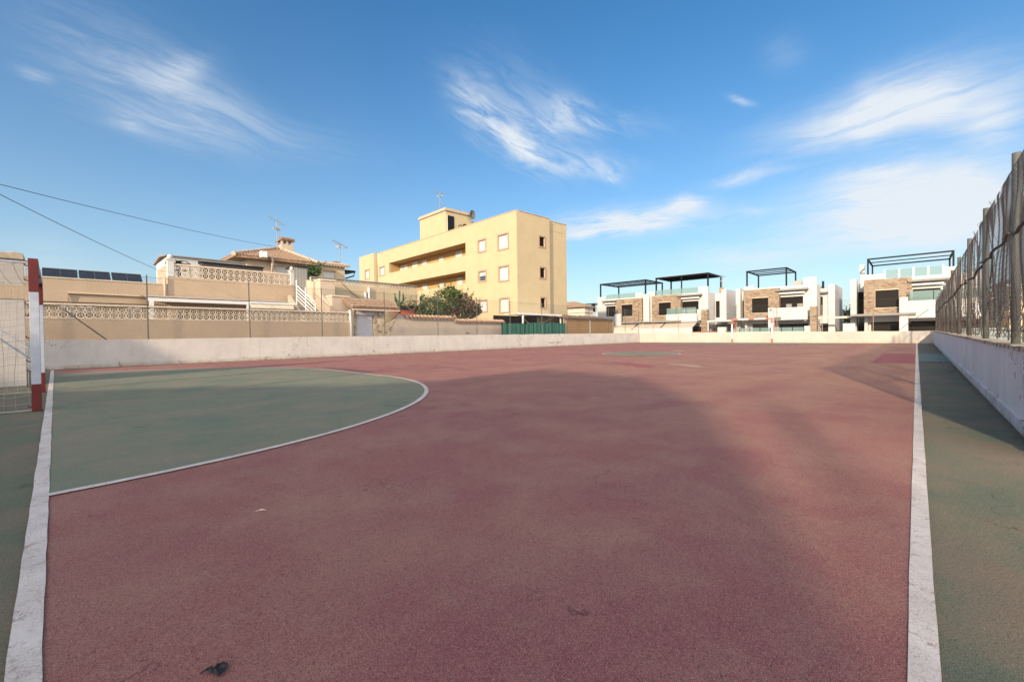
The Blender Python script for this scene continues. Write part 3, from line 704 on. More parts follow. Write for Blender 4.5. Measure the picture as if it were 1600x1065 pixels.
# black rag: outline with a body and two tails, crumpled
def black_rag():
    px = [(312, 1053), (322, 1048), (331, 1049), (340, 1042), (347, 1044), (352, 1041), (357, 1036), (356.5, 1044), (350, 1050), (342, 1057), (333, 1055), (330, 1052), (321, 1051.5)]
    P = [at(x, y, 'z', .012) for x, y in px]; c = sum(P, Vector())/len(P); b = MB(); rnd = random.Random(3)
    n = len(P); b.v += [(p.x, p.y, .014+rnd.uniform(0, .006)) for p in P]+[(c.x+(p.x-c.x)*.5, c.y+(p.y-c.y)*.5, .022+rnd.uniform(0, .012)) for p in P]+[(c.x, c.y, .02)]
    for i in range(n):
        j = (i+1) % n; b.f += [(i, j, n+j, n+i), (n+i, n+j, 2*n)]
    o = b.build('rag', M_cloth); md = o.modifiers.new('s', 'SOLIDIFY'); md.thickness = .003
    tag(o, 'crumpled black rag lying on the red court near the bottom edge', 'rag')
black_rag()
M_leafdry = simple('dry_leaf', (.50, .42, .32), .8)
rag('dry_leaf', 'pale dry leaf on the red court just outside the green goal area', 'leaf', (.84, 2.635), .027, M_leafdry, 4)
p = at(1556, 574, 'z', 0); rag('paper_scrap', 'pale scrap lying at the foot of the right wall beside the green strip', 'litter', (p.x, p.y), .10, M_leafdry, 6)
p = at(1508, 574, 'z', 0)
tag(MB().tube([at(1472, 560, 'z', .02), at(1478, 576, 'z', .03), at(1484, 580, 'z', .03), at(1490, 576, 'z', .02)], .008, 5).build('hose_piece', simple('hose_grey', (.22, .20, .17), .8)),
    'curved thin grey piece of hose lying on the green strip by the right wall', 'hose')
p = at(260, 612, 'z', 0)

rnd = random.Random(77)
for i in range(34):                                                   # small weeds rooted in the joint under the right wall
    x = 5.4+rnd.random()**1.6*26; y = -.70-.125*(x-5)/36.4+.02; bb = MB()
    for k in range(9):
        a = rnd.uniform(0, PI); L = rnd.uniform(.015, .05); c_ = (x+rnd.uniform(-.03, .03), y+rnd.uniform(0, .03), .004)
        bb.quad((c_[0]-.003, c_[1], c_[2]), (c_[0]+.003, c_[1], c_[2]), (c_[0]+L*math.cos(a)*.6+.002, c_[1]+L*.5*math.sin(a), c_[2]+L), (c_[0]+L*math.cos(a)*.6-.002, c_[1]+L*.5*math.sin(a), c_[2]+L))
    tag(bb.raw('weed', M_leafd), 'tiny green weed in the joint at the foot of the right wall', 'weed', 'weeds along the right wall')
# ------------------------------------------------------------------ left garden wall and terrace house
z2 = (220, 330, 4.6294); z1 = (0, 360, 3.55); z3 = (500, 290, 3.945); z3b = (440, 400, 6.656); zc = (220, 370, 6.154)
def breeze(ax, c, u0, u1, z0, z1, rows, t, cell=None):
    b = MB(); ch = (z1-z0)/rows; n = max(1, round((u1-u0)/ch)); cw = (u1-u0)/n
    P = (lambda u, z, d: (c+d, u, z)) if ax == 'x' else (lambda u, z, d: (u, c+d, z))
    w = .022
    def bar2(a, e, wd):
        (ua, za), (ue, ze) = a, e; L = math.hypot(ue-ua, ze-za); nx, nz_ = -(ze-za)/L*wd/2, (ue-ua)/L*wd/2
        q = [(ua+nx, za+nz_), (ue+nx, ze+nz_), (ue-nx, ze-nz_), (ua-nx, za-nz_)]
        k = len(b.v)
        for d in (0, t): b.v += [P(u, z, d) for u, z in q]
        b.f += [tuple(k+i for i in f) for f in ((0,1,2,3),(7,6,5,4),(0,4,5,1),(1,5,6,2),(2,6,7,3),(3,7,4,0))]
    for i in range(n+1): bar2((u0+i*cw, z0), (u0+i*cw, z1), w*1.6)
    for j in range(rows+1): bar2((u0, z0+j*ch), (u1, z0+j*ch), w*1.4)
    for i in range(n):
        for j in range(rows):
            a, e = u0+i*cw, z0+j*ch; mx, mz = a+cw/2, e+ch/2; r = min(cw, ch)*.20
            for dx, dz in ((1,1),(-1,1),(1,-1),(-1,-1)): bar2((mx+dx*cw*.47, mz+dz*ch*.47), (mx+dx*r*.4, mz+dz*r*.4), w)
            bar2((mx-r, mz), (mx, mz+r), w); bar2((mx, mz+r), (mx+r, mz), w); bar2((mx+r, mz), (mx, mz-r), w); bar2((mx, mz-r), (mx-r, mz), w)
    return b
YW = 22.2
gw = thing('garden_wall', 'beige garden wall topped by a white breeze block balustrade beside the near goal', 'wall', (3, YW, 0))
XL, XR = -7.0, 10.95
MB().box(XL, YW, -.3, XR, YW+.22, 1.74).build('wall_base', M_beige, gw)
breeze('y', YW+.04, XL, XR, 1.775, 2.225, 2, .09).raw('breeze_blocks', M_cream, gw)
MB().box(XL, YW-.02, 2.235, XR, YW+.2, 2.30).build('cap_rail', M_cream, gw)
MB().box(XL, YW-.01, 1.742, XR, YW+.19, 1.772).build('sill', M_cream, gw)
for px in (545,):
    MB().box(XR+.002, YW-.03, -.3, XR+.2, YW+.25, 2.36).build('end_pier', M_beige2, gw)
# reed / white screens behind the balustrade
def screen(x0, x1, label):
    a = at(x0, 486, 'y', YW+.35)[0]; c = at(x1, 488, 'y', YW+.35)[0]
    t = thing('privacy_screen', label, 'screen', (a, YW+.35, 1.2)); MB().box(a, YW+.33, 1.0, c, YW+.36, 2.24).build('slat_panel', louvre('white_slat', (.66, .64, .60), .07, 'X'), t)
    MB().box(a-.03, YW+.32, 1.0, a-.002, YW+.37, 2.25).build('stake', M_cream, t)
screen(94, 150, 'white slatted screen behind the balustrade nearest the goal')
screen(196, 222, 'narrow white slatted screen behind the balustrade left of the first fence post')
screen(392, 452, 'wide white slatted screen behind the balustrade below the terrace stairs')
# ground floor house + roof terrace
YH = 26.5
th = thing('terrace_house', 'tan flat roofed house with breeze block roof terrace above the awning', 'house', (3, YH, 0))
xa = at(262, 440, 'y', YH)[0]; xb = at(461, 445, 'y', YH)[0]
za = 3.99; zt = 3.60
holes = [RR(z2, 92, 655, 650, 700, 'y', YH), ]
b = MB(); b.wall('y', YH, xa, xb, -.3, za, [(xa+.3, xa+4.4, .2, 2.35), (xb-1.4, xb-.35, .2, 2.3)], .3)
b.box(xa, YH+.31, za-.25, xb, YH+7, za-.02); b.box(xa, YH+.31, -.3, xa+.25, YH+7, za-.26); b.box(xb-.25, YH+.31, -.3, xb, YH+7, za-.26)
b.build('terrace_wall', M_beige, th)
MB().box(xa+.3, YH+.6, -.2, xa+4.4, YH+.65, 2.4).build('patio_opening', M_int, th)
MB().box(xb-1.4, YH+.2, .2, xb-.35, YH+.25, 2.3).build('door', M_shut, th)
b = MB(); b.box(-9, YH, 2.62, xa-.01, YH+.8, zt); b.box(-9, YH+.81, 2.9, xa-.01, YH+9, 3.3); b.build('parapet', M_beige, th)
MB().box(-9, YH-.03, zt+.002, xa-.02, YH+.2, zt+.05).build('parapet_cap', M_cream, th)
b = MB(); b.wall('y', YH+.55, -9, xa-.01, -.3, 2.615, [(-1.8, -.6, .2, 2.1), (1.1, 2.6, .6, 2.0)], .25); b.build('lower_wall', M_beige, th)
MB().box(-1.8, YH+.7, .2, -.6, YH+.74, 2.1).build('door', M_trim, th); MB().box(1.1, YH+.7, .6, 2.6, YH+.74, 2.0).build('window', M_int, th)
q0 = at(106, 451, 'y', YH-.05); q1 = at(345, 462, 'y', YH-.05)
MB().tube([(q0.x, YH-.06, 1.9), (q0.x, YH-.06, 3.0), (q1.x-.2, YH-.06, 2.98), (q1.x-.2, YH-.06, 2.75)], .05, 8).build('drain_pipe', M_beige2, th, smooth=True)
MB().tube([(xa-.12, YH-.06, 2.7), (xa-.12, YH-.06, 3.95)], .05, 8).build('drain_pipe', M_beige2, th, smooth=True)
bal = breeze('y', YH+.05, xa+.28, xb-.25, za+.03, za+.60, 2, .09).raw('balustrade', M_cream, th)
MB().box(xa+.26, YH+.02, za+.61, xb-.23, YH+.18, za+.67).build('cap_rail', M_cream, bal)
bs2 = breeze('x', xa+.05, YH+.35, YH+3.4, za+.03, za+.60, 2, .09).raw('balustrade', M_cream, th)
MB().box(xa+.03, YH+.33, za+.61, xa+.17, YH+3.4, za+.67).build('cap_rail', M_cream, bs2)
for x in (xa+.13, xb-.12):
    pp = MB().box(x-.13, YH-.02, za, x+.13, YH+.26, za+.82).build('pillar', M_white, th, bevel=.01)
    MB().box(x-.16, YH-.05, za+.822, x+.16, YH+.29, za+.88).build('pillar_cap', M_white, pp)
    MB().sphere((x, YH+.12, za+1.0), .12, 8).build('ball_finial', M_white, pp, smooth=True)
MB().box(xa, YH-.02, za+.0015, xb, YH+.3, za+.028).build('terrace_edge', M_cream, th)
# solar panels on the low roof
for i, (x0, x1) in enumerate(((65.5, 122), (124, 174), (176.5, 224))):
    lab = ['leftmost dark solar panel on the low tan roof, next to the goal post', 'middle dark solar panel on the low tan roof', 'rightmost dark solar panel on the low tan roof, slanted end'][i]
    a = at(x0, 432, 'y', YH+1.0)[0]; c = at(x1, 435, 'y', YH+1.0)[0]; ya, yb, z0_, z1_ = YH+.9, YH+1.9, 3.56, 4.22
    sp_ = thing('solar_panel', lab, 'solar panel', (a, ya, 3.5), group='solar panels on the low roof')
    b = MB(); nrm = Vector((0, -(z1_-z0_), yb-ya)).normalized()*.03
    b.quad((a,ya,z0_),(c,ya,z0_),(c,yb,z1_),(a,yb,z1_)); b.quad((a,ya+.03,z0_-.04),(c,ya+.03,z0_-.04),(c,yb+.03,z1_-.04),(a,yb+.03,z1_-.04)); 
    b.quad((a,ya,z0_),(c,ya,z0_),(c,ya+.03,z0_-.04),(a,ya+.03,z0_-.04)); b.quad((a,yb,z1_),(c,yb,z1_),(c,yb+.03,z1_-.04),(a,yb+.03,z1_-.04)); b.quad((a,ya,z0_),(a,yb,z1_),(a,yb+.03,z1_-.04),(a,ya+.03,z0_-.04)); b.quad((c,ya,z0_),(c,yb,z1_),(c,yb+.03,z1_-.04),(c,ya+.03,z0_-.04))
    b.build('panel', M_solar, sp_)
    f = MB()
    for k in (1,): 
        x = a+(c-a)*k/2; f.bar((x, ya, z0_+.012), (x, yb, z1_+.012), .006)
    f.bar((a, yb, z1_+.01), (c, yb, z1_+.01), .02); f.build('frame', M_galv, sp_)
    g = MB()
    for x in (a+.2, c-.2): g.bar((x, yb, 3.3), (x, yb, z1_-.05), .03); g.bar((x, ya+.05, 3.31), (x, yb, 3.31), .03)
    g.build('stand', M_galv, sp_)
# patio awning (white beam, posts, slanting roof sheet)
YA = 24.3
aw = thing('patio_awning', 'white beamed patio awning over the dark opening behind the beige balustrade', 'awning', (5, YA, 0))
b0 = at(229, 466, 'y', YA); b1 = at(458, 476.5, 'y', YA); zb = (b0.z+b1.z)/2
MB().box(b0.x, YA-.05, zb-.09, b1.x, YA+.05, zb+.06).build('front_beam', M_whitep, aw)
for px in (237, 388):
    x = at(px, 475, 'y', YA)[0]; MB().box(x-.07, YA-.06, -.3, x+.07, YA+.06, zb-.092).build('post', M_whitep, aw)
b = MB(); b.quad((b0.x, YA, zb+.063), (b1.x, YA, zb+.063), (b1.x, YH-.07, zb+.30), (b0.x, YH-.07, zb+.30)); b.quad((b0.x, YA, zb+.10), (b1.x, YA, zb+.10), (b1.x, YH-.07, zb+.34), (b0.x, YH-.07, zb+.34)); b.build('roof_sheet', M_awn, aw)
x0_ = at(390, 478, 'y', YA-.1)[0]; b = MB(); b.quad((x0_, YA-.16, zb-.02), (b1.x-.05, YA-.16, zb-.02), (b1.x-.05, YA-.30, zb-.26), (x0_, YA-.30, zb-.26)); b.quad((x0_, YA-.16, zb-.025), (b1.x-.05, YA-.16, zb-.025), (b1.x-.05, YA-.295, zb-.262), (x0_, YA-.295, zb-.262)); b.build('valance', simple('ivory_canvas', (.62, .54, .42), .9), aw)
MB().tube([(x0_, YA-.17, zb), (b1.x, YA-.17, zb)], .06, 8).build('roller', M_whitep, aw)
# white annex on the terrace
YX = 30.5
p0 = at(262, 400, 'y', YX); p1 = at(384, 410, 'y', YX)
an = thing('terrace_annex', 'small white rooftop room with dark roof edge at the left of the terrace', 'annex', (p0.x, YX, 3.9))
dep = at(244, 405, 'x', p0.x)[1]-YX; dep = max(2.5, min(dep, 5))
b = MB(); b.wall('y', YX, p0.x, p1.x, 3.9, p0.z, [], .15); b.box(p0.x, YX+.16, 3.9, p0.x+.15, YX+dep, p0.z); b.box(p1.x-.15, YX+.16, 3.9, p1.x, YX+dep, p0.z-.05); b.box(p0.x+.16, YX+dep-.15, 3.9, p1.x-.16, YX+dep, p0.z); b.build('wall', M_white, an)
MB().prism([(YX-.12, p0.z+.003), (YX-.12, p0.z+.06), (YX+dep/2, p0.z+.32), (YX+dep+.3, p0.z+.06), (YX+dep+.3, p0.z-.01), (YX+dep/2, p0.z+.2)], 'x', p0.x-.12, p1.x+.02).build('roof', M_grey, an)
MB().box(p0.x+.35, YX-.03, p0.z-.35, p0.x+.6, YX-.005, p0.z-.2).build('wall_lamp', M_black, an)
# terrace furniture
def chair(px, label):
    p = at(px, 418, 'y', 27.25); t = thing('garden_chair', label, 'chair', (p.x, 27.25, 3.98), group='black garden chairs on the roof terrace'); x, y, z = p.x, 27.25, 4.0
    MB().box(x-.25, y-.25, z+.42, x+.25, y+.25, z+.46).build('seat', M_black, t)
    for dx in (-1, 1):
        for dy in (-1, 1): MB().bar((x+dx*.22, y+dy*.22, z), (x+dx*.22, y+dy*.22, z+.42), .035).build('leg', M_black, t)
        MB().bar((x+dx*.25, y-.25, z+.65), (x+dx*.25, y+.25, z+.66), .04).build('armrest', M_black, t)
    b = MB(); b.tube([(x-.27, y+.24, z+.46), (x-.29, y+.27, z+.85), (x-.12, y+.28, z+.97), (x+.12, y+.28, z+.97), (x+.29, y+.27, z+.85), (x+.27, y+.24, z+.46)], .022, 6); b.bar((x-.28, y+.26, z+.78), (x+.28, y+.26, z+.86), .03); b.bar((x-.28, y+.26, z+.86), (x+.28, y+.26, z+.78), .03); b.build('backrest', M_black, t)
chair(272, 'black cross backed garden chair beside the white terrace pillar'); chair(288, 'black cross backed garden chair nearer the grey terrace cabinet')
c0 = at(316, 417, 'y', 27.5); c1 = at(411, 423, 'y', 27.5)
ob = thing('outdoor_cabinet', 'long dark outdoor cabinet with glossy lid behind the terrace balustrade', 'cabinet', (c0.x, 27.5, 3.98))
MB().box(c0.x, 27.5, 3.98, c1.x, 28.1, 4.98).build('body', louvre('rattan', (.10, .085, .08), .05, 'Z'), ob)
MB().prism([(27.42, 4.983), (27.42, 5.03), (28.1, 5.14), (28.2, 5.12), (28.2, 4.983)], 'x', c0.x-.05, c1.x+.05).build('lid', M_black, ob)
# gabled house behind the terrace
YG = 32.5
gh = thing('hip_roof_house', 'tan house with brown tiled hip roof and chimney behind the terrace', 'house', (10, YG, 0))
e0 = at(366, 405, 'y', YG); e1 = at(492, 412, 'y', YG); ze = (e0.z+e1.z)/2+.12
wl = at(386, 420, 'y', YG+.3)[0]
b = MB(); b.wall('y', YG+.3, wl, e1.x-.3, 3.0, ze, [RR(z2, 975, 400, 1082, 455, 'y', YG+.3), RR(z2, 745, 372, 765, 400, 'y', YG+.3)], .25)
b.box(wl, YG+.56, 3, wl+.25, YG+8, ze); b.box(e1.x-.55, YG+.56, 3, e1.x-.3, YG+8, ze); b.build('wall', M_beige2, gh)
r = RR(z2, 975, 400, 1082, 455, 'y', YG+.4); w_ = MB().box(r[0], YG+.4, r[2], r[1], YG+.43, r[3]).build('window', M_shut, gh)
MB().box(r[0]-.08, YG+.26, r[3]+.003, r[1]+.08, YG+.298, r[3]+.1).build('frame', M_beige, w_)
ap = at(436, 389, 'y', YG+3.6); 
b = MB(); eL, eR, eF, eB = e0.x-.1, e1.x+.15, YG-.25, YG+8.5; rz = ap.z; rx = ap.x; R0 = (rx, YG+3.6, rz); R1 = (rx, YG+5.6, rz)
def tiled(b, A, B, T0, T1, n, m_=8, r=.11):
    """rows of barrel tiles running from the eave A-B up to T0-T1"""
    A, B, T0, T1 = map(Vector, (A, B, T0, T1)); nr = (B-A).cross(T0-A).normalized(); 
    if nr.z < 0: nr = -nr
    for i in range(n):
        k = (i+.5)/n; a = A+(B-A)*k; 
        # straight up the slope until the hip is reached
        c = (T0+(T1-T0)*k)
        b.tube([a+nr*.02, c+nr*.02], [r, r*.8], 6, caps=False)
b.quad((eL,eF,ze),(eR,eF,ze),R0); b.quad((eL,eF,ze),(eL,eB,ze),R1,R0); b.quad((eR,eF,ze),(eR,eB,ze),R1,R0); b.quad((eL,eB,ze),(eR,eB,ze),R1)
b.quad((eL,eF,ze-.12),(eR,eF,ze-.12),(eR,eB,ze-.12),(eL,eB,ze-.12)); b.quad((eL,eF,ze-.12),(eR,eF,ze-.12),(eR,eF,ze),(eL,eF,ze)); b.quad((eL,eF,ze-.12),(eL,eB,ze-.12),(eL,eB,ze),(eL,eF,ze)); b.quad((eR,eF,ze-.12),(eR,eB,ze-.12),(eR,eB,ze),(eR,eF,ze))
def hip_rows(b, E0, E1, apx, n, r=.09):
    E0, E1, apx = Vector(E0), Vector(E1), Vector(apx); d = (E1-E0); m = E0+d*((apx-E0).dot(d)/d.length_squared); up = apx-m
    km = (m-E0).length/d.length
    for i in range(n):
        k = (i+.5)/n; a = E0+d*k; f = k/km if k < km else (1-k)/(1-km)
        if f*up.length < .25: continue
        b.tube([a, a+up*f*.97], r, 6, caps=True)
hip_rows(b, (eL,eF,ze+.03), (eR,eF,ze+.03), R0, 26); hip_rows(b, (eL,eF,ze+.03), (eL,eB,ze+.03), R0, 28); hip_rows(b, (eR,eF,ze+.03), (eR,eB,ze+.03), R0, 28)
rfo = b.build('roof', M_tile, gh)
b = MB()
for P_ in ((eL,eF,ze+.08), (eR,eF,ze+.08)):
    for k in range(12):
        A = Vector(P_).lerp(Vector(R0)+Vector((0,0,.08)), k/12); B = Vector(P_).lerp(Vector(R0)+Vector((0,0,.08)), (k+1.1)/12); b.tube([A, B], [.15, .12], 7)
b.build('ridge_tiles', M_tilep, rfo)
ch0 = at(437, 392, 'y', YG+3.3); ch1 = at(455, 373, 'y', YG+3.3)
cx0, cx1 = ch0.x, ch1.x; ct = ch1.z
b = MB(); b.box(cx0, YG+2.9, ze+.6, cx1, YG+3.9, ct-.62)
for x in (cx0, (cx0+cx1)/2-.07, cx1-.14):
    for y in (YG+2.9, YG+3.76): b.box(x, y, ct-.62, x+.14, y+.14, ct-.30)
cm = b.build('chimney', M_beige2, rfo)
b = MB(); b.box(cx0-.1, YG+2.8, ct-.30, cx1+.1, YG+4., ct-.22)
for i in range(8):
    x = cx0-.05+(cx1-cx0+.1)*(i+.5)/8; b.tube([(x, YG+2.75, ct-.2), (x, YG+3.4, ct)], .08, 6)
b.build('chimney_cap', M_tile, gh)
a0 = RR(z2, 858, 293, 905, 338, 'y', YG-.4)
acu = thing('air_conditioner', 'white air conditioner unit with hose on the tiled eave', 'air conditioner', (a0[0], YG-.5, a0[2]))
MB().box(a0[0], YG-.75, a0[2], a0[1], YG-.4, a0[3]).build('casing', M_whitep, acu, bevel=.03)
MB().tube([(a0[1], YG-.5, a0[2]+.25), (a0[1]+.3, YG-.5, a0[2]+.15), (a0[1]+.45, YG-.3, a0[2]-.1), (a0[1]+.47, YG+.2, a0[2]-1.7)], .07, 8).build('hose', M_cream, acu, smooth=True)
lm = at(427, 412, 'y', YG+.2); MB().box(lm.x-.2, YG+.15, lm.z-.15, lm.x+.2, YG+.29, lm.z+.1).build('vent_hood', M_beige2, gh)
def antenna(name, label, base, top, arms, cat='antenna', r=.03):
    t = thing(name, label, cat, base); base = Vector(base); top = Vector(top)
    MB().tube([base, top], r, 6).build('mast', M_galv, t)
    b = MB()
    for z, L, n, az, tilt in arms:
        c = base.lerp(top, z); d = Vector((math.cos(az), math.sin(az), tilt)).normalized(); s_ = Vector((-math.sin(az), math.cos(az), 0))
        b.bar(c-d*L/2, c+d*L/2, .035)
        for i in range(n):
            q = c-d*L/2+d*L*(i+.5)/n; w = .28*(1+.6*i/n)
            b.bar(q-s_*w, q+s_*w, .022); 
            b.bar(q-Vector((0,0,w*.5)), q+Vector((0,0,w*.5)), .015)
    b.build('elements', M_galv, t)
bt = at(433.5, 394, 'y', YG+3); tp = at(432.5, 343, 'y', YG+3)
antenna('tv_antenna', 'tall TV antenna beside the tiled chimney', bt, (bt.x, bt.y, tp.z), [(.95, 1.3, 7, -.3+PI, .55), (.72, .6, 4, .5, -.2)])
# right-hand annexed yellow house and its antenna
h0 = RR(z2, 1290, 392, 1475, 475, 'y', 33.0)
yh = thing('yellow_house', 'small yellow house with tile edged parapet right of the ivy', 'house', (h0[0], 33, 0))
wn = RR(z2, 1322, 433, 1407, 475, 'y', 33.0)
b = MB(); b.wall('y', 33.0, h0[0], h0[1], 2.0, h0[3], [(wn[0], wn[1], wn[2]-.6, wn[3])], .25); b.box(h0[0], 33.26, 2, h0[0]+.25, 38, h0[3]); b.box(h0[1]-.25, 33.26, 2, h0[1], 38, h0[3]); b.build('wall', M_yellow2, yh)
w_ = MB().box(wn[0], 33.1, wn[2]-.6, wn[1], 33.13, wn[3]).build('window', M_shut, yh); MB().box(wn[0]-.07, 32.96, wn[3]+.003, wn[1]+.07, 32.998, wn[3]+.1).build('frame', M_trim, w_)
b = MB()
for i in range(12):
    x = h0[0]-.3+(h0[1]-h0[0]+.5)*i/11; b.tube([(x, 32.75, h0[3]+.02), (x, 33.5, h0[3]+.22)], .13, 6)
b.box(h0[0]-.35, 32.85, h0[3]+.001, h0[1]+.1, 38, h0[3]+.04); b.build('tile_edge', M_tilep, yh)
x_ = at(524.5, 408, 'y', 34)[0]; MB().box(x_-.25, 33.8, h0[3]+.05, x_+.25, 34.4, h0[3]+.5).build('chimney', M_tile, yh)
l0 = at(541, 424, 'y', 33.4); MB().box(h0[1]+.002, 33.1, l0.z-.05, h0[1]+.95, 34.6, l0.z+.08).build('eave', M_black, yh)
MB().tube([(h0[1]+.85, 33.1, l0.z-.05), (h0[1]+.8, 33.1, l0.z-.35), (h0[1]+.1, 33.1, l0.z-.6)], .06, 6).build('gutter', M_black, yh)
bt = at(531.5, 411, 'y', 34.2); tp = at(530.5, 379, 'y', 34.2)
antenna('tv_antenna', 'smaller TV antenna on the parapet of the yellow house', bt, (bt.x, bt.y, tp.z), [(.93, 1.3, 6, PI-.2, .45), (.8, .5, 3, .9, 0)])
# shed on landing, ivy
s0 = RR(z2, 1118, 405, 1205, 590, 'y', 26.3)
sh = thing('metal_shed', 'grey corrugated metal shed at the top of the terrace stairs', 'shed', (s0[0], 26.3, s0[2]))
MB().box(s0[0], 26.3, s0[2]-.4, s0[1], 27.6, s0[3]).build('body', M_shed, sh)
MB().box(s0[0]-.05, 26.22, s0[3]+.002, s0[1]+.05, 27.7, s0[3]+.06).build('roof', M_black, sh)
# leaves
def leaves(mb, c, R_, n, size, rnd, flat=1., shell=.55):
    for _ in range(n):
        while True:
            v = Vector((rnd.uniform(-1,1), rnd.uniform(-1,1), rnd.uniform(-1,1)))
            if .1 < v.length < 1: break
        k = shell+(1-shell)*rnd.random()**.6; v = v.normalized()*k
        p = Vector((c[0]+v.x*R_[0], c[1]+v.y*R_[1], c[2]+v.z*R_[2]))
        a = Vector((rnd.gauss(0,1), rnd.gauss(0,1), rnd.gauss(0,.7))).normalized(); t = (a.cross(Vector((rnd.gauss(0,1), rnd.gauss(0,1), rnd.gauss(0,1))))).normalized()
        s = size*rnd.uniform(.6, 1.4); mb.quad(p-a*s, p+t*s*.42, p+a*s, p-t*s*.42)
def bush(name, label, cat, clumps, mat, n, size, trunk, seed, group=None):
    rnd = random.Random(seed); t = thing(name, label, cat, trunk, group=group); m_ = MB()
    for c, R_ in clumps:
        leaves(m_, c, R_, int(n*(R_[0]*R_[2])), size, rnd)
        for _ in range(int(14*R_[0])):        # sprigs breaking the outline
            th = rnd.uniform(-.2, PI+.2); e = Vector((c[0]+math.cos(th)*R_[0]*1.02, c[1]+rnd.uniform(-.5,.5)*R_[1], c[2]+abs(math.sin(th))*R_[2]*1.05)); L = rnd.uniform(.15, .5)
            d = Vector((math.cos(th)*.7+rnd.uniform(-.3,.3), rnd.uniform(-.3,.3), abs(math.sin(th))+.4)).normalized()
            for k in range(10):
                q = e+d*L*k/10; a = Vector((rnd.gauss(0,1), rnd.gauss(0,1), rnd.gauss(0,1))).normalized(); w = a.cross(d).normalized(); s = size*rnd.uniform(.6, 1.2); m_.quad(q, q+a*s+w*s*.35, q+a*s*2, q+a*s-w*s*.35)
    m_.raw('foliage', mat, t)
    b = MB(); base = Vector(trunk)
    for c, R_ in clumps:
        c = Vector(c); mid = base.lerp(c, .5)+Vector((rnd.uniform(-.2,.2), rnd.uniform(-.2,.2), 0)); b.tube([base, mid, c], [.09, .05, .02], 6)
    b.build('branches', M_bark, t); return t
def clump(x, y, rx, rz, Y, ry=None):
    c = at(x, y, 'y', Y); k = at(x+rx, y, 'y', Y)[0]-c.x; h = c.z-at(x, y+rz, 'y', Y)[2]; return ((c.x, Y, c.z), (k, ry or k, h))
b_ = clump(490, 426, 10, 11, 27.6, .7)
bush('ivy_bush', 'dark green ivy clump between the grey shed and the yellow house', 'plant', [b_, clump(484, 432, 6, 10, 27.6, .5), clump(495, 421, 6, 8, 27.6, .5)], M_leafd, 900, .10, (b_[0][0], 27.6, b_[0][2]-1.2), 3)
# stairs
sx0, sx1 = 9.24, 10.66
stz0, stz1, sy0, sy1 = -.3, 3.25, 22.9, 27.0
st = thing('outdoor_stairs', 'grey stone garden stairs with white handrail climbing to the terrace', 'stairs', (9.9, 22.9, 0))
nst = 17; b = MB(); poly = [(sy0-1.5, stz0)]
ya_ = 22.62; yb_ = 26.2; zb_ = 3.30; zs_ = .9
poly = []
for i in range(nst):
    y = ya_+(yb_-ya_)*i/nst; z = zs_+(zb_-zs_)*(i+1)/nst; poly += [(y, z-(zb_-zs_)/nst), (y, z)]
poly += [(yb_+1.5, zb_), (yb_+1.5, -.3), (ya_, -.3)]
b.prism(poly, 'x', sx0+.17, 10.27); b.build('steps', simple('step_stone', (.30, .28, .25), .9), st)
b = MB(); b.prism([(ya_-.15, -.3), (ya_-.15, zs_+.05), (yb_, zb_+.1), (yb_, 2.2), (ya_+1.4, -.3)], 'x', sx0, sx0+.165); b.build('stringer', M_beige2, st)
b = MB()
for k in range(5):
    o = .10+.19*k; b.tube([(sx0+.08, ya_, zs_+1.42-.0+o-.42), (sx0+.08, yb_-1.1, zb_-.25+o-.05)], .022 if k < 4 else .03, 6)
for y, zz in ((ya_, zs_+.1), ((ya_+yb_-1.1)/2, (zs_+zb_)/2+.2), (yb_-1.1, zb_-.5)): b.tube([(sx0+.08, y, zz), (sx0+.08, y, zz+1.75 if y == ya_ else zz+1.35)], .028, 6)
b.build('handrail', M_whitep, st)
# stepped side wall right of the stairs and the long yellow wall
ysw = thing('stepped_wall', 'pale beige stepped wall right of the garden stairs', 'wall', (11.8, 22.5, 0))
pA = at(505, 437, 'y', 25.2); 
x_s = 11.8
b = MB()
r1 = RR(z2, 1215, 478, 1300, 600, 'y', 28.0); b.box(r1[0], 28.0, 1, r1[1], 28.3, r1[3])
r2 = RR(z2, 1300, 500, 1405, 720, 'y', 24.6); b.box(r2[0], 24.6, -.3, r2[1]-.0, 25.3, r2[3]-.02)
r3 = RR(z2, 1400, 620, 1508, 720, 'y', 23.4); b.box(r2[0]+.12, 23.4, -.3, r3[1], 24.1, r3[3])
b.prism([(23.4, r3[3]-.5), (24.59, r2[3]-.8), (24.59, -.3), (23.4, -.3)], 'x', r2[0]-.0, r2[0]+.115)
b.prism([(25.31, -.3), (25.31, r2[3]-.1), (27.99, r1[3]), (27.99, -.3)], 'x', r2[0]-.1, r2[0]+.15)
b.build('masonry', M_beige2, ysw)
b = MB(); b.box(r2[0]-.04, 24.55, r2[3]-.018, r2[1]+.04, 25.35, r2[3]+.06); b.box(r2[0]+.08, 23.35, r3[3]+.002, r3[1]+.04, 24.15, r3[3]+.08); b.build('coping', M_cream, ysw)
YL = 25.6
w0 = at(523, 437, 'y', YL); w1 = at(652, 445, 'y', YL); wz = (w0.z+w1.z)/2
lw = thing('yellow_boundary_wall', 'long yellow wall with lattice trim below the apartment block', 'wall', (w0.x, YL, 0))
MB().box(w0.x, YL, -.3, w1.x, YL+.25, wz-.32).build('masonry', M_yellow2, lw)
breeze('y', YL+.05, w0.x-1.4, w1.x, wz-.28, wz-.04, 1, .08).raw('lattice_trim', M_cream, lw)
MB().box(w0.x-1.4, YL-.02, wz-.035, w1.x, YL+.2, wz+.02).build('cap_rail', M_grey, lw)
MB().box(w0.x-1.4, YL+.01, wz-.5, w0.x-.002, YL+.24, wz-.3).build('ledge', M_beige2, lw)
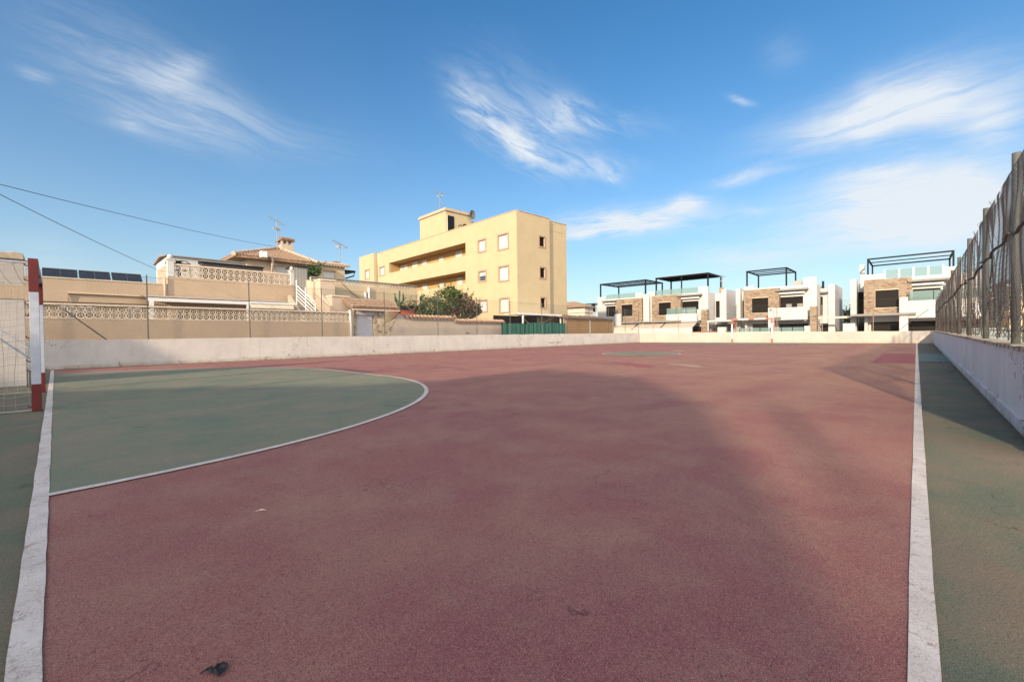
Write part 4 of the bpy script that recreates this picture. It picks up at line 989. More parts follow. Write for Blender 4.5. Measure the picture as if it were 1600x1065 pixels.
for px, top in ((571, 456), (576.5, 449)):
    q_ = at(px, top, 'y', YL-.1); MB().tube([(q_.x, YL-.08, 1.5), (q_.x, YL-.08, q_.z)], .085, 8).build('flue_pipe', M_white, lw, smooth=True)
q_ = at(533, 441, 'y', YL-.05); q2_ = at(569, 470, 'y', YL-.05); MB().tube([(q_.x, YL-.03, q_.z), ((q_.x+q2_.x)/2, YL-.03, (q_.z+q2_.z)/2-.12), (q2_.x, YL-.03, q2_.z)], .014, 5).build('cable', M_cable, lw)
# gate porch
YP = 22.5
gpz = RR(z3b, 690, 545, 1195, 570, 'y', YP)
po = thing('gate_porch', 'rubble stone gateway with white door under a small barrel tile roof', 'gateway', (gpz[0], YP, 0))
d = RR(z3b, 785, 612, 962, 840, 'y', YP)
b = MB(); b.wall('y', YP, gpz[0]+.35, at(602, 505, 'y', YP)[0], -.3, gpz[2], [(d[0], d[1], -.31, d[3])], .35); b.build('wall', M_rubble, po)
MB().box(d[0]+.02, YP+.12, -.2, d[1]-.02, YP+.17, d[3]-.003).build('door', M_shut2 if False else plaster('door_white', (.62, .62, .68), (.5, .5, .55), .1, False), po)
b = MB(); b.box(d[0]-.02, YP-.015, d[3]+.002, d[1]+.02, YP+.1, d[3]+.17); b.build('lintel', M_white, po)
b = MB(); rnd = random.Random(4)
xx0, xx1 = gpz[0]+.1, gpz[1]; nn = 22
for i in range(nn):
    x = xx0+(xx1-xx0)*(i+.5)/nn
    for k in range(3):
        y0_ = YP-.35+.38*k; z0_ = gpz[3]+.03+.17*k; b.tube([(x+rnd.uniform(-.01,.01), y0_, z0_), (x, y0_+.46, z0_+.20)], [.085, .065], 7)
b.prism([(YP-.3, gpz[3]-.02), (YP+.9, gpz[3]+.50), (YP+.9, gpz[3]+.42), (YP-.3, gpz[3]-.07)], 'x', xx0, xx1); b.build('tile_roof', M_tile, po)
MB().box(xx0, YP-.38, gpz[2]+.002, xx1, YP-.28, gpz[3]-.075 if gpz[3]-.075 > gpz[2]+.02 else gpz[2]+.05).build('gutter', M_cream, po)
q_ = at(549, 500, 'y', YP-.3); MB().tube([(q_.x-.08, YP-.33, gpz[2]), (q_.x+.02, YP-.33, .3)], .06, 8).build('drain_pipe', M_white, po, smooth=True)
q_ = at(593.5, 490.5, 'y', YP-.1); MB().sphere((q_.x, YP-.09, q_.z), .085, 6).build('wall_lamp', M_white, po)
# plaster wall with barrel tile coping
YT = 22.5
pw = thing('tiled_garden_wall', 'pinkish plaster garden wall with two stepped runs of barrel tile coping', 'wall', (15, YT, 0))
def zx(x, y): q = at(x, y, 'y', YT); return (q.x, q.z)
top = [zx(600.5, 505), zx(607, 503), zx(614, 500), (zx(620, 494)), zx(624, 489.5), zx(627, 492.5), zx(632, 496), zx(640, 497.5), zx(705, 497.5), zx(709, 502.5), zx(786, 504)]
hA = (top[7][1]+top[8][1])/2; hB = (top[9][1]+top[10][1])/2; top[7] = (top[7][0], hA); top[8] = (top[8][0], hA); top[9] = (top[9][0], hB); top[10] = (top[10][0], hB)
b = MB(); b.prism([(top[0][0], -.3)]+top+[(top[-1][0], -.3)], 'y', YT, YT+.22); b.build('masonry', M_plast, pw)
b = MB()
for (xa_, xb_, z_) in ((top[6][0], top[8][0]+.1, hA), (top[9][0]-.1, top[10][0]+.1, hB)):
    n_ = int((xb_-xa_)/.27)
    for i in range(n_):
        x = xa_+(xb_-xa_)*(i+.5)/n_; b.tube([(x, YT-.16, z_+.02+random.uniform(-.01,.01)), (x+.03, YT+.14, z_+.17)], [.105, .08], 8); b.tube([(x, YT+.4, z_+.02), (x, YT+.12, z_+.17)], [.1, .08], 6)
b.build('coping_tiles', simple('coping_tile', (.40, .27, .19), .9, .45, 7), pw, smooth=False)
MB().prism([(top[0][0], top[0][1]-.25), (top[0][0], top[0][1]-.02), (top[2][0], top[2][1]-.05), (top[3][0]-.1, top[3][1]-.12), (top[3][0]-.35, top[3][1]-.6), (top[1][0], top[1][1]-1.0), (top[0][0], top[0][1]-1.1)], 'y', YT-.02, YT-.002).build('stone_facing', M_rubble, pw)
MB().box(at(727, 520, 'y', YT)[0], YT-.03, at(727, 521, 'y', YT)[2], at(733, 520, 'y', YT)[0], YT-.002, at(727, 518.5, 'y', YT)[2]).build('number_plate', M_grey, pw)
# cactus
ca = at(624.5, 489, 'y', 23.6); tpz = at(624.5, 454, 'y', 23.6).z
ct_ = thing('cactus', 'tall candelabra cactus behind the tiled garden wall', 'cactus', (ca.x, 23.6, ca.z-.4))
b = MB(); b.tube([(ca.x, 23.6, ca.z-1.5), (ca.x-.02, 23.6, ca.z+.4), (ca.x+.02, 23.6, tpz)], [.07, .075, .045], 8)
for dx, dy, h1, h2 in ((-.30, 0, .62, 1.25), (-.2, .1, .78, 1.0), (.30, 0, .62, 1.10), (.20, -.1, .72, 1.28), (.10, .15, .8, 1.2)):
    b.tube([(ca.x, 23.6, ca.z+h1-.12), (ca.x+dx*.7, 23.6+dy, ca.z+h1), (ca.x+dx, 23.6+dy, ca.z+h1+.18), (ca.x+dx*1.05, 23.6+dy, ca.z+h2)], [.045, .05, .05, .032], 7)
b.build('stem', M_cact, ct_, smooth=True)
# red canopy behind tiled wall
u0 = at(623, 493, 'y', 24.4); u1 = at(664, 492, 'y', 24.4); um = at(634, 482, 'y', 25.2)
uc = thing('red_canopy', 'brick red sloping canvas canopy behind the cactus', 'canopy', (u0.x, 24.4, 0))
b = MB(); b.quad((u0.x-.2, 24.2, u0.z-.1), (u1.x, 24.2, u1.z-.25), (um.x+.3, 25.4, um.z), (u0.x-.1, 25.4, um.z+.05)); o = b.raw('canvas', M_fabric, uc); o.modifiers.new('s', 'SOLIDIFY').thickness = .03
for x in (u0.x, u1.x-.2): MB().tube([(x, 24.25, -.3), (x, 24.25, u0.z-.2)], .03, 6).build('pole', M_galv, uc)
b = MB(); q_ = at(640, 478, 'y', 25.0); q2_ = at(668, 475, 'y', 25.0); b.box(q_.x-1.0, 25.0, q_.z-.06, q2_.x, 26.5, q_.z+.03); tag(b.build('pergola_sheet', M_black), 'thin dark sheet roof between the cactus and the oleander', 'roof sheet')
# bushes
YB = 24.3
bush('oleander_bush', 'big green oleander behind the tiled garden wall, left of the red bush', 'bush',
     [clump(676, 480, 17, 16, YB, .9), clump(697, 470, 17, 20, YB, 1.0), clump(704, 458, 10, 12, YB, .7), clump(690, 488, 18, 12, YB, .8), clump(663, 487, 9, 9, YB, .6), clump(712, 466, 9, 14, YB, .8)],
     M_leafg, 1500, .085, at(690, 500, 'y', YB+.1), 11)
bush('bougainvillea_bush', 'dark bush with magenta flowers behind the tiled wall, right of the oleander', 'bush',
     [clump(722, 474, 14, 17, YB-.3, .9), clump(734, 482, 14, 14, YB-.4, .8), clump(713, 490, 14, 12, YB-.4, .8), clump(743, 486, 8, 8, YB-.4, .5), clump(728, 491, 14, 9, YB-.4, .7)],
     M_leafb, 1500, .085, at(722, 500, 'y', YB-.3), 12)
bush('shrub', 'small green shrub on the wall between cactus and oleander', 'bush', [clump(645, 474, 6, 5, 24.8, .3), clump(633, 476, 4, 4, 24.8, .3)], M_leafg, 900, .08, at(644, 486, 'y', 24.8), 13)
bush('potted_palm', 'spiky small green plant left of the oleander, before the yellow wall', 'plant', [clump(661, 466, 4, 6, 24.9, .3), clump(657, 480, 5, 6, 24.8, .3)], M_leafd, 900, .10, at(660, 488, 'y', 24.8), 14)
# small terrace wall right of yellow wall
r = RR(z3, 612, 668, 690, 730, 'y', 27.0); lt = MB().box(r[0], 27.0, -.3, r[1]+.6, 27.2, r[3]-.25).build('stub_wall', M_yellow2); tag(lt, 'short yellow wall end between the long wall and the oleander', 'wall')

# ------------------------------------------------------------------ apartment block (own frame, turned 3 degrees)
AO = Vector((at(808, 420, 'y', 24.0).x, 24.0, 0)); AY = math.radians(-3)
_R = Matrix.Rotation(AY, 3, 'Z')
def fat(x, y, ax, v):
    d = _f + RGT*((x-800)/F_PX) + UPV*((532.5-y)/F_PX); c = _R.transposed() @ (CAM-AO); d = _R.transposed() @ d; i = 'xyz'.index(ax)
    return c+d*((v-c[i])/d[i])
ab = thing('apartment_block', 'three storey yellow apartment block with long recessed galleries', 'apartment building', AO, AY, local=True)
def A3(x0, y0, x1, y1, ax='x', v=0.): return RR(z3, x0, y0, x1, y1, ax, v, fat)
ZT = 11.2; YE = 24.32
gal_u = (6.87, 21.7, 8.46, 9.66); gal_l = (6.93, 15.4, 5.84, 7.0); gal_l = (6.93, 21.7, 5.84, 7.0); gal_g = (6.93, 21.7, 3.2, 4.3)
wins = [A3(978, 337, 1020, 403), A3(1100, 303, 1158, 388), A3(980, 530, 1022, 587), A3(1105, 500, 1161, 583), A3(985, 710, 1028, 773), A3(1110, 697, 1164, 777), A3(370, 503, 398, 550)]
b = MB(); b.wall('x', 0, 0, YE, -.3, ZT, wins+[gal_u, gal_l, gal_g], .28)
# flank facing the court, in two pieces, the second set back
sw = [A3(1352, 317, 1384, 375, 'y', 0), A3(1356, 507, 1386, 567, 'y', 0), A3(1360, 693, 1389, 750, 'y', 0)]
b.wall('y', 0, .285, 4.1, -.3, ZT, sw, .28); b.box(3.82, .285, -.3, 4.1, .42, ZT); b.box(4.1+.001, .30, -.3, 6.82, .55, ZT-.05); b.box(6.57, .56, -.3, 6.82, 28, ZT-.05)
b.box(.285, .285, ZT-.9, 6.56, YE, ZT-.7)                          # roof deck
b.box(0, YE+.001, -.3, 6.5, YE+.3, ZT)
b.build('wall', M_yellow, ab)
b = MB(); b.box(-.42, YE-.03+.65, -.3, -.422+.42, 28.8, 11.25)     # projecting end bay
hb = A3(280, 522, 304, 572, 'x', -.42)
b = MB(); b.wall('x', -.42, YE+.4, 28.8, -.3, 11.25, [hb], .3); b.wall('y', YE+.4, -.42+.301, -.003, -.3, 11.25, [], .3); b.box(-.12, 28.5, -.3, 6, 28.8, 11.25); b.build('end_bay_wall', M_yellow, ab)
# galleries
for gz in (gal_u, gal_l, gal_g):
    g = MB(); g.box(.285, gz[0], gz[2]-1.25, 1.5, gz[1], gz[2]-1.13); g.box(.285, gz[0], gz[3]+.02, 1.5, gz[1], gz[3]+.12)
    g.box(1.5, gz[0], gz[2]-1.25, 1.7, gz[1], gz[3]+.3); g.box(.285, gz[0]-.2, gz[2]-1.2, 1.7, gz[0]-.001, gz[3]+.3); g.box(.285, gz[1]+.001, gz[2]-1.2, 1.7, gz[1]+.2, gz[3]+.3)
    g.build('gallery', M_orange, ab)
def window(r, c, ax, par, mat=M_shut, trim=.13, sill=True, glass=False):
    P = (lambda u0, u1, z0, z1, a, d: MB().box(c+a, u0, z0, c+d, u1, z1)) if ax == 'x' else (lambda u0, u1, z0, z1, a, d: MB().box(u0, c+a, z0, u1, c+d, z1))
    w = P(r[0]+.001, r[1]-.001, r[2]+.001, r[3]-.001, .10, .13).build('window', mat, par)
    if trim:
        f = MB(); t = trim
        for (a, e, g, h) in ((r[0]-t, r[0]-.001, r[2]-t, r[3]+t), (r[1]+.001, r[1]+t, r[2]-t, r[3]+t), (r[0], r[1], r[3]+.001, r[3]+t), (r[0], r[1], r[2]-t, r[2]-.001)):
            q = P(a, e, g, h, -.045, -.002); k = len(f.v); f.v += q.v; f.f += [tuple(i+k for i in ff) for ff in q.f]
        f.build('frame', M_trim, w)
    if glass:
        P(r[0]+.05, r[1]-.05, r[2]+.05, (r[2]+r[3])/2+.05, .08, .097).build('pane', M_win, w)
    return w
for i, r in enumerate(wins): window(r, 0, 'x', ab, glass=(i == 2))
window(hb, -.42, 'x', ab)
for r in sw: window(r, 0, 'y', ab, M_int, trim=.12)
for gz, lst in ((gal_u, [(485, 495, 511, 522), (517, 488, 541, 514), (570, 470, 603, 502), (630, 460, 660, 487), (735, 438, 762, 464), (838, 404, 877, 440)]),
                (gal_l, [(632, 607, 663, 645), (738, 595, 766, 630), (845, 567, 879, 608)])):
    for q in lst:
        r = A3(*q, v=1.5); w = MB().box(1.46, r[0], gz[2]-.5, 1.498, r[1], r[3]).build('window', M_shut, ab); MB().box(1.44, r[0]-.06, r[3]+.002, 1.497, r[1]+.06, r[3]+.08).build('frame', M_trim, w)
b = MB(); b.box(-.04, 0, ZT+.002, .3, YE, ZT+.05); b.box(.301, -.04, ZT+.002, 4.14, .3, ZT+.05); b.box(4.145, .26, ZT-.048, 6.86, .56, ZT); b.build('parapet_cap', M_tilep, ab)
b = MB()
for i in range(20):
    y = 12.5+random.uniform(0, 12); b.sphere((.1, y, ZT+.09), .06, 4)
b.build('roof_lamps', M_grey, ab)
# stair tower
ty0, ty1, tx1, tz = 9.99, 14.75, 3.18, 13.62
b = MB(); b.box(.001, ty0, ZT+.055, tx1, ty1, tz-.30); tw_ = b.build('stair_tower', M_yellow, ab)
b = MB(); b.box(-.12, ty0-.12, tz-.28, tx1+.12, ty1+.12, tz); b.build('cornice', M_tilep, tw_)
MB().box(.2, ty0-.05, ZT-.5, .98, ty0-.003, 12.9).build('door', M_black, tw_)
MB().box(.12, ty0-.045, ZT-.5, .198, ty0-.003, 12.98).build('door_frame', M_cream, tw_)
MB().box(tx1+.15, ty0+.3, ZT-.6, 5.6, ty1-.5, 12.75).build('lift_room', M_orange, tw_)
MB().box(tx1+.1, ty0+.2, 12.753, 5.7, ty1-.4, 12.9).build('lift_room_roof', M_trim, tw_)
b = MB(); b.tube([(1.5, ty0-.1, 12.05), (1.65, ty0-.15, 12.15), (1.85, ty0-.15, 12.12), (2.0, ty0-.1, 11.95)], .04, 6); b.box(2.05, ty0-.3, 12.05, 2.28, ty0-.1, 12.3); b.box(2.35, ty0-.35, 12.05, 2.62, ty0-.1, 12.28); b.build('floodlights', M_black, tw_)
dc = fat(500+938/3.945, 290+180/3.945, 'y', ty0-.3)
def to_world(p): return AO+_R@Vector(p)
dsh = thing('satellite_dish', 'grey satellite dish at the corner of the roof tower', 'satellite dish', to_world((dc.x, dc.y, dc.z-.5)), AY)
OFF[dsh.name] = Vector((dc.x, dc.y, dc.z-.5))
b = MB(); n = 20; R_ = .44; b.v.append((dc.x, dc.y+.10, dc.z))
for i in range(n):
    t = 2*PI*i/n; b.v.append((dc.x+R_*.85*math.cos(t), dc.y-.06, dc.z+R_*1.1*math.sin(t)))
b.f += [(0, 1+i, 1+(i+1) % n) for i in range(n)]; o = b.build('reflector', M_post, dsh); o.modifiers.new('s', 'SOLIDIFY').thickness = .02
MB().tube([(dc.x, dc.y+.1, dc.z), (dc.x, dc.y+.15, dc.z-1.4)], .03, 6).build('mast', M_galv, dsh)
MB().tube([(dc.x, dc.y-.05, dc.z-.4), (dc.x-.05, dc.y-.55, dc.z-.05)], .015, 5).build('feed_arm', M_galv, dsh)
q_ = fat(687.5, 325, 'y', ty0+1.5); base = to_world((q_.x, q_.y, tz)); tpz = fat(686.8, 300, 'y', ty0+1.5).z
antenna('tv_antenna', 'TV antenna on the stair tower of the yellow apartment block', base, base+Vector((0, 0, tpz-tz)), [(.97, .9, 5, 2.6, .2), (.8, .5, 3, .4, 0), (.45, .4, 2, 1.2, 0)], r=.035)

# ------------------------------------------------------------------ carport, green screen, brown shed
YC = 22.3
cp = thing('carport', 'low white framed carport in front of the apartment block', 'carport', (22, YC, 0))
c0 = at(811, 490.5, 'y', YC); c1 = at(878, 491.5, 'y', YC); zc0 = (c0.z+c1.z)/2
MB().box(c0.x, YC, zc0-.08, c1.x, YC+.12, zc0+.06).build('front_beam', M_whitep, cp)
b = MB(); b.box(c0.x, YC+.125, zc0-.02, c1.x, AO.y-.1, zc0+.03); b.build('roof_sheet', M_whitep, cp)
for px in (818, 877): x = at(px, 500, 'y', YC)[0]; MB().box(x-.05, YC+.01, -.3, x+.05, YC+.11, zc0-.082).build('post', M_whitep, cp)
MB().tube([(c0.x+.6, YC+.3, zc0-.15), (c0.x+2.4, YC+.8, 1.6)], .03, 5).build('strut', M_cream, cp); MB().tube([(c1.x-.4, YC+.4, zc0-.1), (c1.x-2.6, YC+.9, 1.6)], .05, 5).build('strut', M_trim, cp)
MB().box(c0.x-1.2, AO.y-.12, -.3, c1.x+4, AO.y-.08, zc0-.1).build('back_wall', M_int, cp)  # near-black sheet; the shade inside the carport is put into its colour
g0 = at(785, 505, 'y', 21.6); g1 = at(883, 504, 'y', 21.6)
gs = thing('green_screen_fence', 'dark green shade cloth fence below the carport', 'fence', (g0.x, 21.6, 0))
b = MB(); n = 90; g_ = []
for i in range(n+1):
    x = g0.x+(g1.x-g0.x)*i/n; y = 21.6+.025*math.sin(i*1.1)+.02*math.sin(i*2.7); sag = .02*math.sin(i*.8)+(-.04 if x < c0.x+.3 else .03); g_.append((x, y, sag))
for i in range(n):
    (x, y, s_), (x2, y2, s2) = g_[i], g_[i+1]; b.quad((x, y, -.2), (x2, y2, -.2), (x2, y2, 1.84+s2), (x, y, 1.84+s_))
o = b.raw('shade_cloth', M_gshade, gs); o.modifiers.new('s', 'SOLIDIFY').thickness = .01
bb = MB()
for x in (g0.x, (g0.x+g1.x)/2, g1.x): MB().tube([(x, 21.66, -.3), (x, 21.66, 1.9)], .03, 6).build('post', M_black, gs)
s0 = at(881, 500, 'y', 21.7); s1 = at(957, 500, 'y', 21.7)
zt0 = at(885, 495.5, 'y', 21.7).z; zt1 = at(955, 497.5, 'y', 21.7).z; zt_ = (zt0+zt1)/2
bs_ = thing('panel_shed', 'brown panel clad shed with ragged dark roof edge right of the green screen', 'shed', (s0.x, 21.7, 0))
xm = at(921, 510, 'y', 21.7)[0]
MB().box(s0.x+.4, 21.7, -.3, xm-.12, 21.75, zt_-.12).build('panel', M_brown, bs_); MB().box(xm+.12, 21.7, -.3, s1.x, 21.75, zt_-.12).build('panel', M_brown, bs_)
MB().box(s0.x, 21.72, -.3, s0.x+.398, 21.78, zt_-.12).build('side_panel', M_beige, bs_)
for dx in (-.08, .05): MB().box(xm+dx, 21.66, -.3, xm+dx+.06, 21.75, zt_-.1).build('post', M_cream, bs_)
MB().box(s1.x+.002, 21.7, -.3, s1.x+.25, 21.95, zt_-.15).build('post', M_tilep, bs_)
b = MB(); rnd = random.Random(8); nn = 34
for i in range(nn):
    x = s0.x+(s1.x-s0.x)*(i)/nn; b.bar((x, 21.5, zt_-.1+rnd.uniform(0, .06)), (x+.18, 23.3, zt_+.22+rnd.uniform(-.05, .08)), .24, .05)
b.build('roof_boards', simple('old_boards', (.16, .12, .09), .9, .5, 5), bs_)
MB().box(s0.x, 21.62, zt_-.16, s1.x+.2, 21.68, zt_-.08).build('fascia', M_tilep, bs_)
MB().box(s0.x, 23.3, -.3, s1.x, 23.4, zt_+.1).build('back_wall', M_beige, bs_)

# ------------------------------------------------------------------ hip-roofed house far behind
YF = 42.
f0 = RR((840, 440, 10), 470, 395, 715, 520, 'x', 62.0); f1 = at(927, 485, 'x', 62.0)
fh = thing('distant_house', 'distant low tan house with hipped tile roof right of the apartment block', 'house', (62, f0[0], 0))
zE = at(905, 480, 'x', 62).z
Yr = at(912, 485, 'x', 62)[1]; xR = at(926.5, 486, 'y', Yr)[0]
b = MB(); b.box(62.3, Yr, -.3, xR, Yr+9, zE-.05); b.build('wall', M_cream, fh)
b = MB(); b.box(62.1, Yr-.2, zE-.9, xR+.2, Yr+9.2, zE-.70); b.build('string_course', M_white, fh)
b = MB(); zq = at(903, 472.5, 'x', 66).z
E_ = [(61.7, Yr-.5, zE), (xR+.5, Yr-.5, zE), (xR+.5, Yr+9.5, zE), (61.7, Yr+9.5, zE)]; mx_ = (61.7+xR+.5)/2; r0, r1 = (mx_, Yr+3, zq), (mx_, Yr+6.5, zq)
b.quad(E_[0], E_[1], r0); b.quad(E_[1], E_[2], r1, r0); b.quad(E_[2], E_[3], r1); b.quad(E_[3], E_[0], r0, r1); b.quad(*E_)
hip_rows(b, E_[0], E_[1], r0, 30, .08); b.build('roof', M_tile, fh)

# ------------------------------------------------------------------ white villas across the street
z5 = (920, 380, 6.658); z6 = (1140, 380, 6.655); z7 = (1300, 380, 6.655)
VX = 54.0
def pergola(t, x0, x1, y0, y1, zb_, ztp, posts_x=2, slats=3, roofed=False, thick=.16, front_posts=()):
    p = MB(); w = thick
    for x in (x0, x1): p.bar((x, y0-w/2, ztp), (x, y1+w/2, ztp), w, w)
    for y in (y0, y1): p.bar((x0+w/2, y, ztp-.002), (x1-w/2, y, ztp-.002), w, w*.98)
    for i in range(1, slats+1):
        x = x0+(x1-x0)*i/(slats+1); p.bar((x, y0+w/2, ztp), (x, y1-w/2, ztp), w*.7, w*.7)
    pg = p.build('pergola', M_black, t)
    for x in (x0, x1):
        for y in (y0, y1): MB().box(x-w/2, y-w/2, zb_, x+w/2, y+w/2, ztp-w/2-.002).build('post', M_black, pg)
    for y in front_posts: MB().box(x0-w*.4, y-w*.4, zb_, x0+w*.4, y+w*.4, ztp-w/2-.002).build('post', M_black, pg)
    if roofed: MB().box(x0+w, y0+w, ztp+.09, x1-w, y1-w, ztp+.13).build('shade_sheet', M_awn, pg)
    return pg
def V(zm, x0, y0, x1, y1, dx=0.): return RR(zm, x0, y0, x1, y1, 'x', VX+dx)
def yat(zm, x, y, dx=0.): return at(zm[0]+x/zm[2], zm[1]+y/zm[2], 'x', VX+dx)[1]
def villa(label, zm, ybody, stone, swin, bigwin, balc, pillar, side_right=None, glassrail=None, awn=None, ground=(), depth=9., zpar=5.8, solid=(), rail_z=6.45):
    """ybody: (y_right, y_left); everything else rectangles (u0,u1,z0,z1) on the facade plane"""
    t = thing('white_villa', label, 'villa', (VX, sum(ybody)/2, 0))
    y0, y1 = ybody; hl = [h for h in ([bigwin] if bigwin else [])]
    b = MB(); b.wall('x', VX, y0, y1, 2.45, zpar, hl, .3); b.box(VX+.301, y0, -.3, VX+depth, y0+.25, zpar-.0); b.box(VX+.301, y1-.25, -.3, VX+depth, y1, zpar); b.box(VX+depth-.25, y0+.26, -.3, VX+depth, y1-.26, zpar)
    b.box(VX+.302, y0+.26, 4.9, VX+depth-.26, y1-.26, 5.0); b.build('wall', M_white, t)
    # ground floor set back under the first floor
    b = MB(); gh_ = [g for g in ground]; b.wall('x', VX+.9, y0+.26, y1-.26, -.3, 2.35, gh_, .2); b.box(VX+.305, y0+.26, 2.36, VX+1.1, y1-.26, 2.44); b.build('ground_floor_wall', M_white, t)
    for g in ground: MB().box(VX+1.0, g[0], g[2], VX+1.05, g[1], g[3]).build('window', M_dark, t)
    if stone:
        SX = VX-.6; b = MB(); b.wall('x', SX, stone[0], stone[1], stone[2], stone[3], [swin], .3)
        b.box(SX+.301, stone[0], stone[2], VX-.002, stone[0]+.2, stone[3]); b.box(SX+.301, stone[1]-.2, stone[2], VX-.002, stone[1], stone[3]); b.box(SX+.301, stone[0]+.21, stone[3]-.1, VX-.002, stone[1]-.21, stone[3]); b.box(SX+.301, stone[0]+.21, stone[2], VX-.002, stone[1]-.21, stone[2]+.1)
        sb = b.build('stone_bay', M_stone, t); MB().box(SX+.12, swin[0], swin[2], SX+.17, swin[1], swin[3]).build('window', M_dark, sb)
        f = MB(); 
        for (a, e, g, h) in ((swin[0]-.05, swin[1]+.05, swin[3]+.001, swin[3]+.06), (swin[0]-.05, swin[1]+.05, swin[2]-.06, swin[2]-.001)): f.box(SX-.03, a, g, SX-.002, e, h)
        f.build('window_trim', M_cream, sb)
        # canopy slab below
        MB().box(SX-.9, stone[0]-.3, stone[2]-.20, VX-.003, stone[1]+.9, stone[2]-.003).build('canopy_slab', M_grey, t)
    if bigwin:
        w = MB().box(VX+.14, bigwin[0], bigwin[2], VX+.19, bigwin[1], bigwin[3]).build('window', M_dark, t)
        m_ = (bigwin[0]+bigwin[1])/2; MB().box(VX+.10, m_-.04, bigwin[2], VX+.138, m_+.04, bigwin[3]).build('mullion', M_black, w)
        MB().box(VX-.85, bigwin[0]-.5, bigwin[3]+.62, VX-.002, bigwin[1]+.3, bigwin[3]+.80).build('overhang', M_grey, t)
        MB().tube([(VX-.35, bigwin[0]-.2, bigwin[3]+.38), (VX-.35, bigwin[1]+.1, bigwin[3]+.38)], .11, 8).build('awning_roller', M_whitep, t)
    if balc:
        b = MB(); b.box(VX-1.2, balc[0], balc[2], VX-1.05, balc[1], balc[3]); b.box(VX-1.049, balc[0], balc[2], VX-.004, balc[1], balc[2]+.15); b.build('balcony', M_white, t)
        if glassrail:
            gr = MB().box(VX-1.14, balc[0]+.05, balc[3]+.005, VX-1.12, balc[1]-.05, balc[3]+glassrail).build('glass_rail', M_glass, t)
            n_ = 3; f = MB()
            for i in range(n_+1):
                y = balc[0]+.05+(balc[1]-balc[0]-.1)*i/n_; f.box(VX-1.16, y-.02, balc[3]+.003, VX-1.10, y+.02, balc[3]+glassrail+.01)
            f.build('rail_posts', M_black, gr)
    if pillar:
        MB().box(VX-1.25, pillar[0], -.3, VX-.7, pillar[1], pillar[3]).build('stone_pillar', M_stone, t)
    for (a, e, z_) in solid: MB().box(VX, a, zpar+.003, VX+.3, e, z_).build('parapet_block', M_white, t)
    if awn:
        for a, e in awn:
            q = MB(); q.quad((VX-.9, a, 2.25), (VX-.9, e, 2.25), (VX-2.6, e, 1.55), (VX-2.6, a, 1.55)); o = q.raw('awning', M_awn, t); o.modifiers.new('s', 'SOLIDIFY').thickness = .04
            MB().box(VX-2.66, a, 1.40, VX-2.62, e, 1.55).build('valance', M_whitep, o)
    return t
# villa D (rightmost)
st_ = V(z7, 332, 380, 830, 745, -.6); sw_ = V(z7, 452, 485, 692, 667, -.6)
vd = villa('rightmost white villa with tan stone bay, partly behind the rusty fence', z7, (-4.35, 3.72), (st_[0], st_[1], 2.5, 5.74), sw_,
      V(z7, 838, 470, 1130, 590), (-4.3, .55, 2.0, 3.55), None, glassrail=.85, ground=[(yat(z7, 695, 850), yat(z7, 400, 850), .3, 1.75), (-4.0, yat(z7, 775, 850), .3, 1.75)],
      solid=[(3.72-1.45, 3.72, 6.3), (-2.6, -1.75, 6.45)])
MB().box(VX-1.25, .56, -.3, VX-.55, 1.15, 3.9).build('white_pillar', M_white, vd)
b = MB().box(VX+.1, -1.7, 5.85, VX+.12, 2.2, 6.6).build('roof_glass_rail', M_glass, vd); f = MB()
for y in (2.2, 1.2, .22, -.75, -1.7): f.box(VX+.06, y-.06, 5.803, VX+.18, y+.06, 6.68)
f.build('rail_posts', M_whitep, b)
pergola(vd, VX+.3, VX+6.2, -2.35, 3.45, 5.85, 7.82, slats=1, thick=.13)
l0 = V(z7, 195, 375, 258, 755, 1.5)
b = MB(); b.box(VX+1.2, l0[0], -.3, VX+3.0, l0[1], l0[3]); b.box(VX+3.2, 3.73, -.3, VX+8, l0[0]-.01, l0[3]-.35); b.build('fin_wall', M_white, vd)
c_ = V(z7, 285, 232, 335, 410, 3.); cb_ = MB().box(VX+3.3, c_[0], 5.0, VX+3.9, c_[1], c_[3]).build('chimney', M_white, vd); MB().box(VX+3.25, c_[0]-.04, c_[3]+.002, VX+3.95, c_[1]+.04, c_[3]+.1).build('chimney_cap', M_cream, cb_)
d_ = V(z7, 262, 508, 330, 740, 3.15); MB().box(VX+3.12, d_[0], d_[2], VX+3.19, d_[1]-.05, d_[3]).build('door', M_dark, vd)
d_ = V(z7, 262, 825, 330, 882, 1.0); MB().box(VX+3.12, 3.75, 0, VX+3.19, 4.4, 1.7).build('door', M_dark, vd)
MB().box(VX-.2, 3.74, 2.2, VX+3.1, 5.0, 2.38).build('side_canopy', M_grey, vd)
# villa B
st_ = V(z6, 148, 482, 515, 778, -.6); sw_ = V(z6, 232, 568, 402, 722, -.6); bw = V(z6, 525, 555, 765, 735); yR = yat(z6, 905, 560)
vb = villa('single white villa with tan stone bay right behind the far goal', z6, (yR, 14.35), (st_[0], st_[1], 2.5, 5.62), sw_, bw, (yat(z6, 832, 780), yat(z6, 455, 780), 2.15, 3.45),
      None, ground=[(yat(z6, 400, 860), yat(z6, 215, 860), .3, 1.85), (yat(z6, 800, 860), yat(z6, 495, 860), .3, 1.75), (yat(z6, 165, 860), yat(z6, 118, 860), .9, 1.6)],
      solid=[(yR, yat(z6, 765, 400), 6.55), (yat(z6, 250, 440), 14.35, 6.1)])
pl = V(z6, 835, 655, 905, 890, -1.2); MB().box(VX-1.25, pl[0], -.3, VX-.35, pl[1], pl[3]).build('stone_pillar', M_stone, vb)
pergola(vb, VX+.3, VX+5.2, 10.25, 14.1, 5.85, 7.80, slats=2, thick=.14)
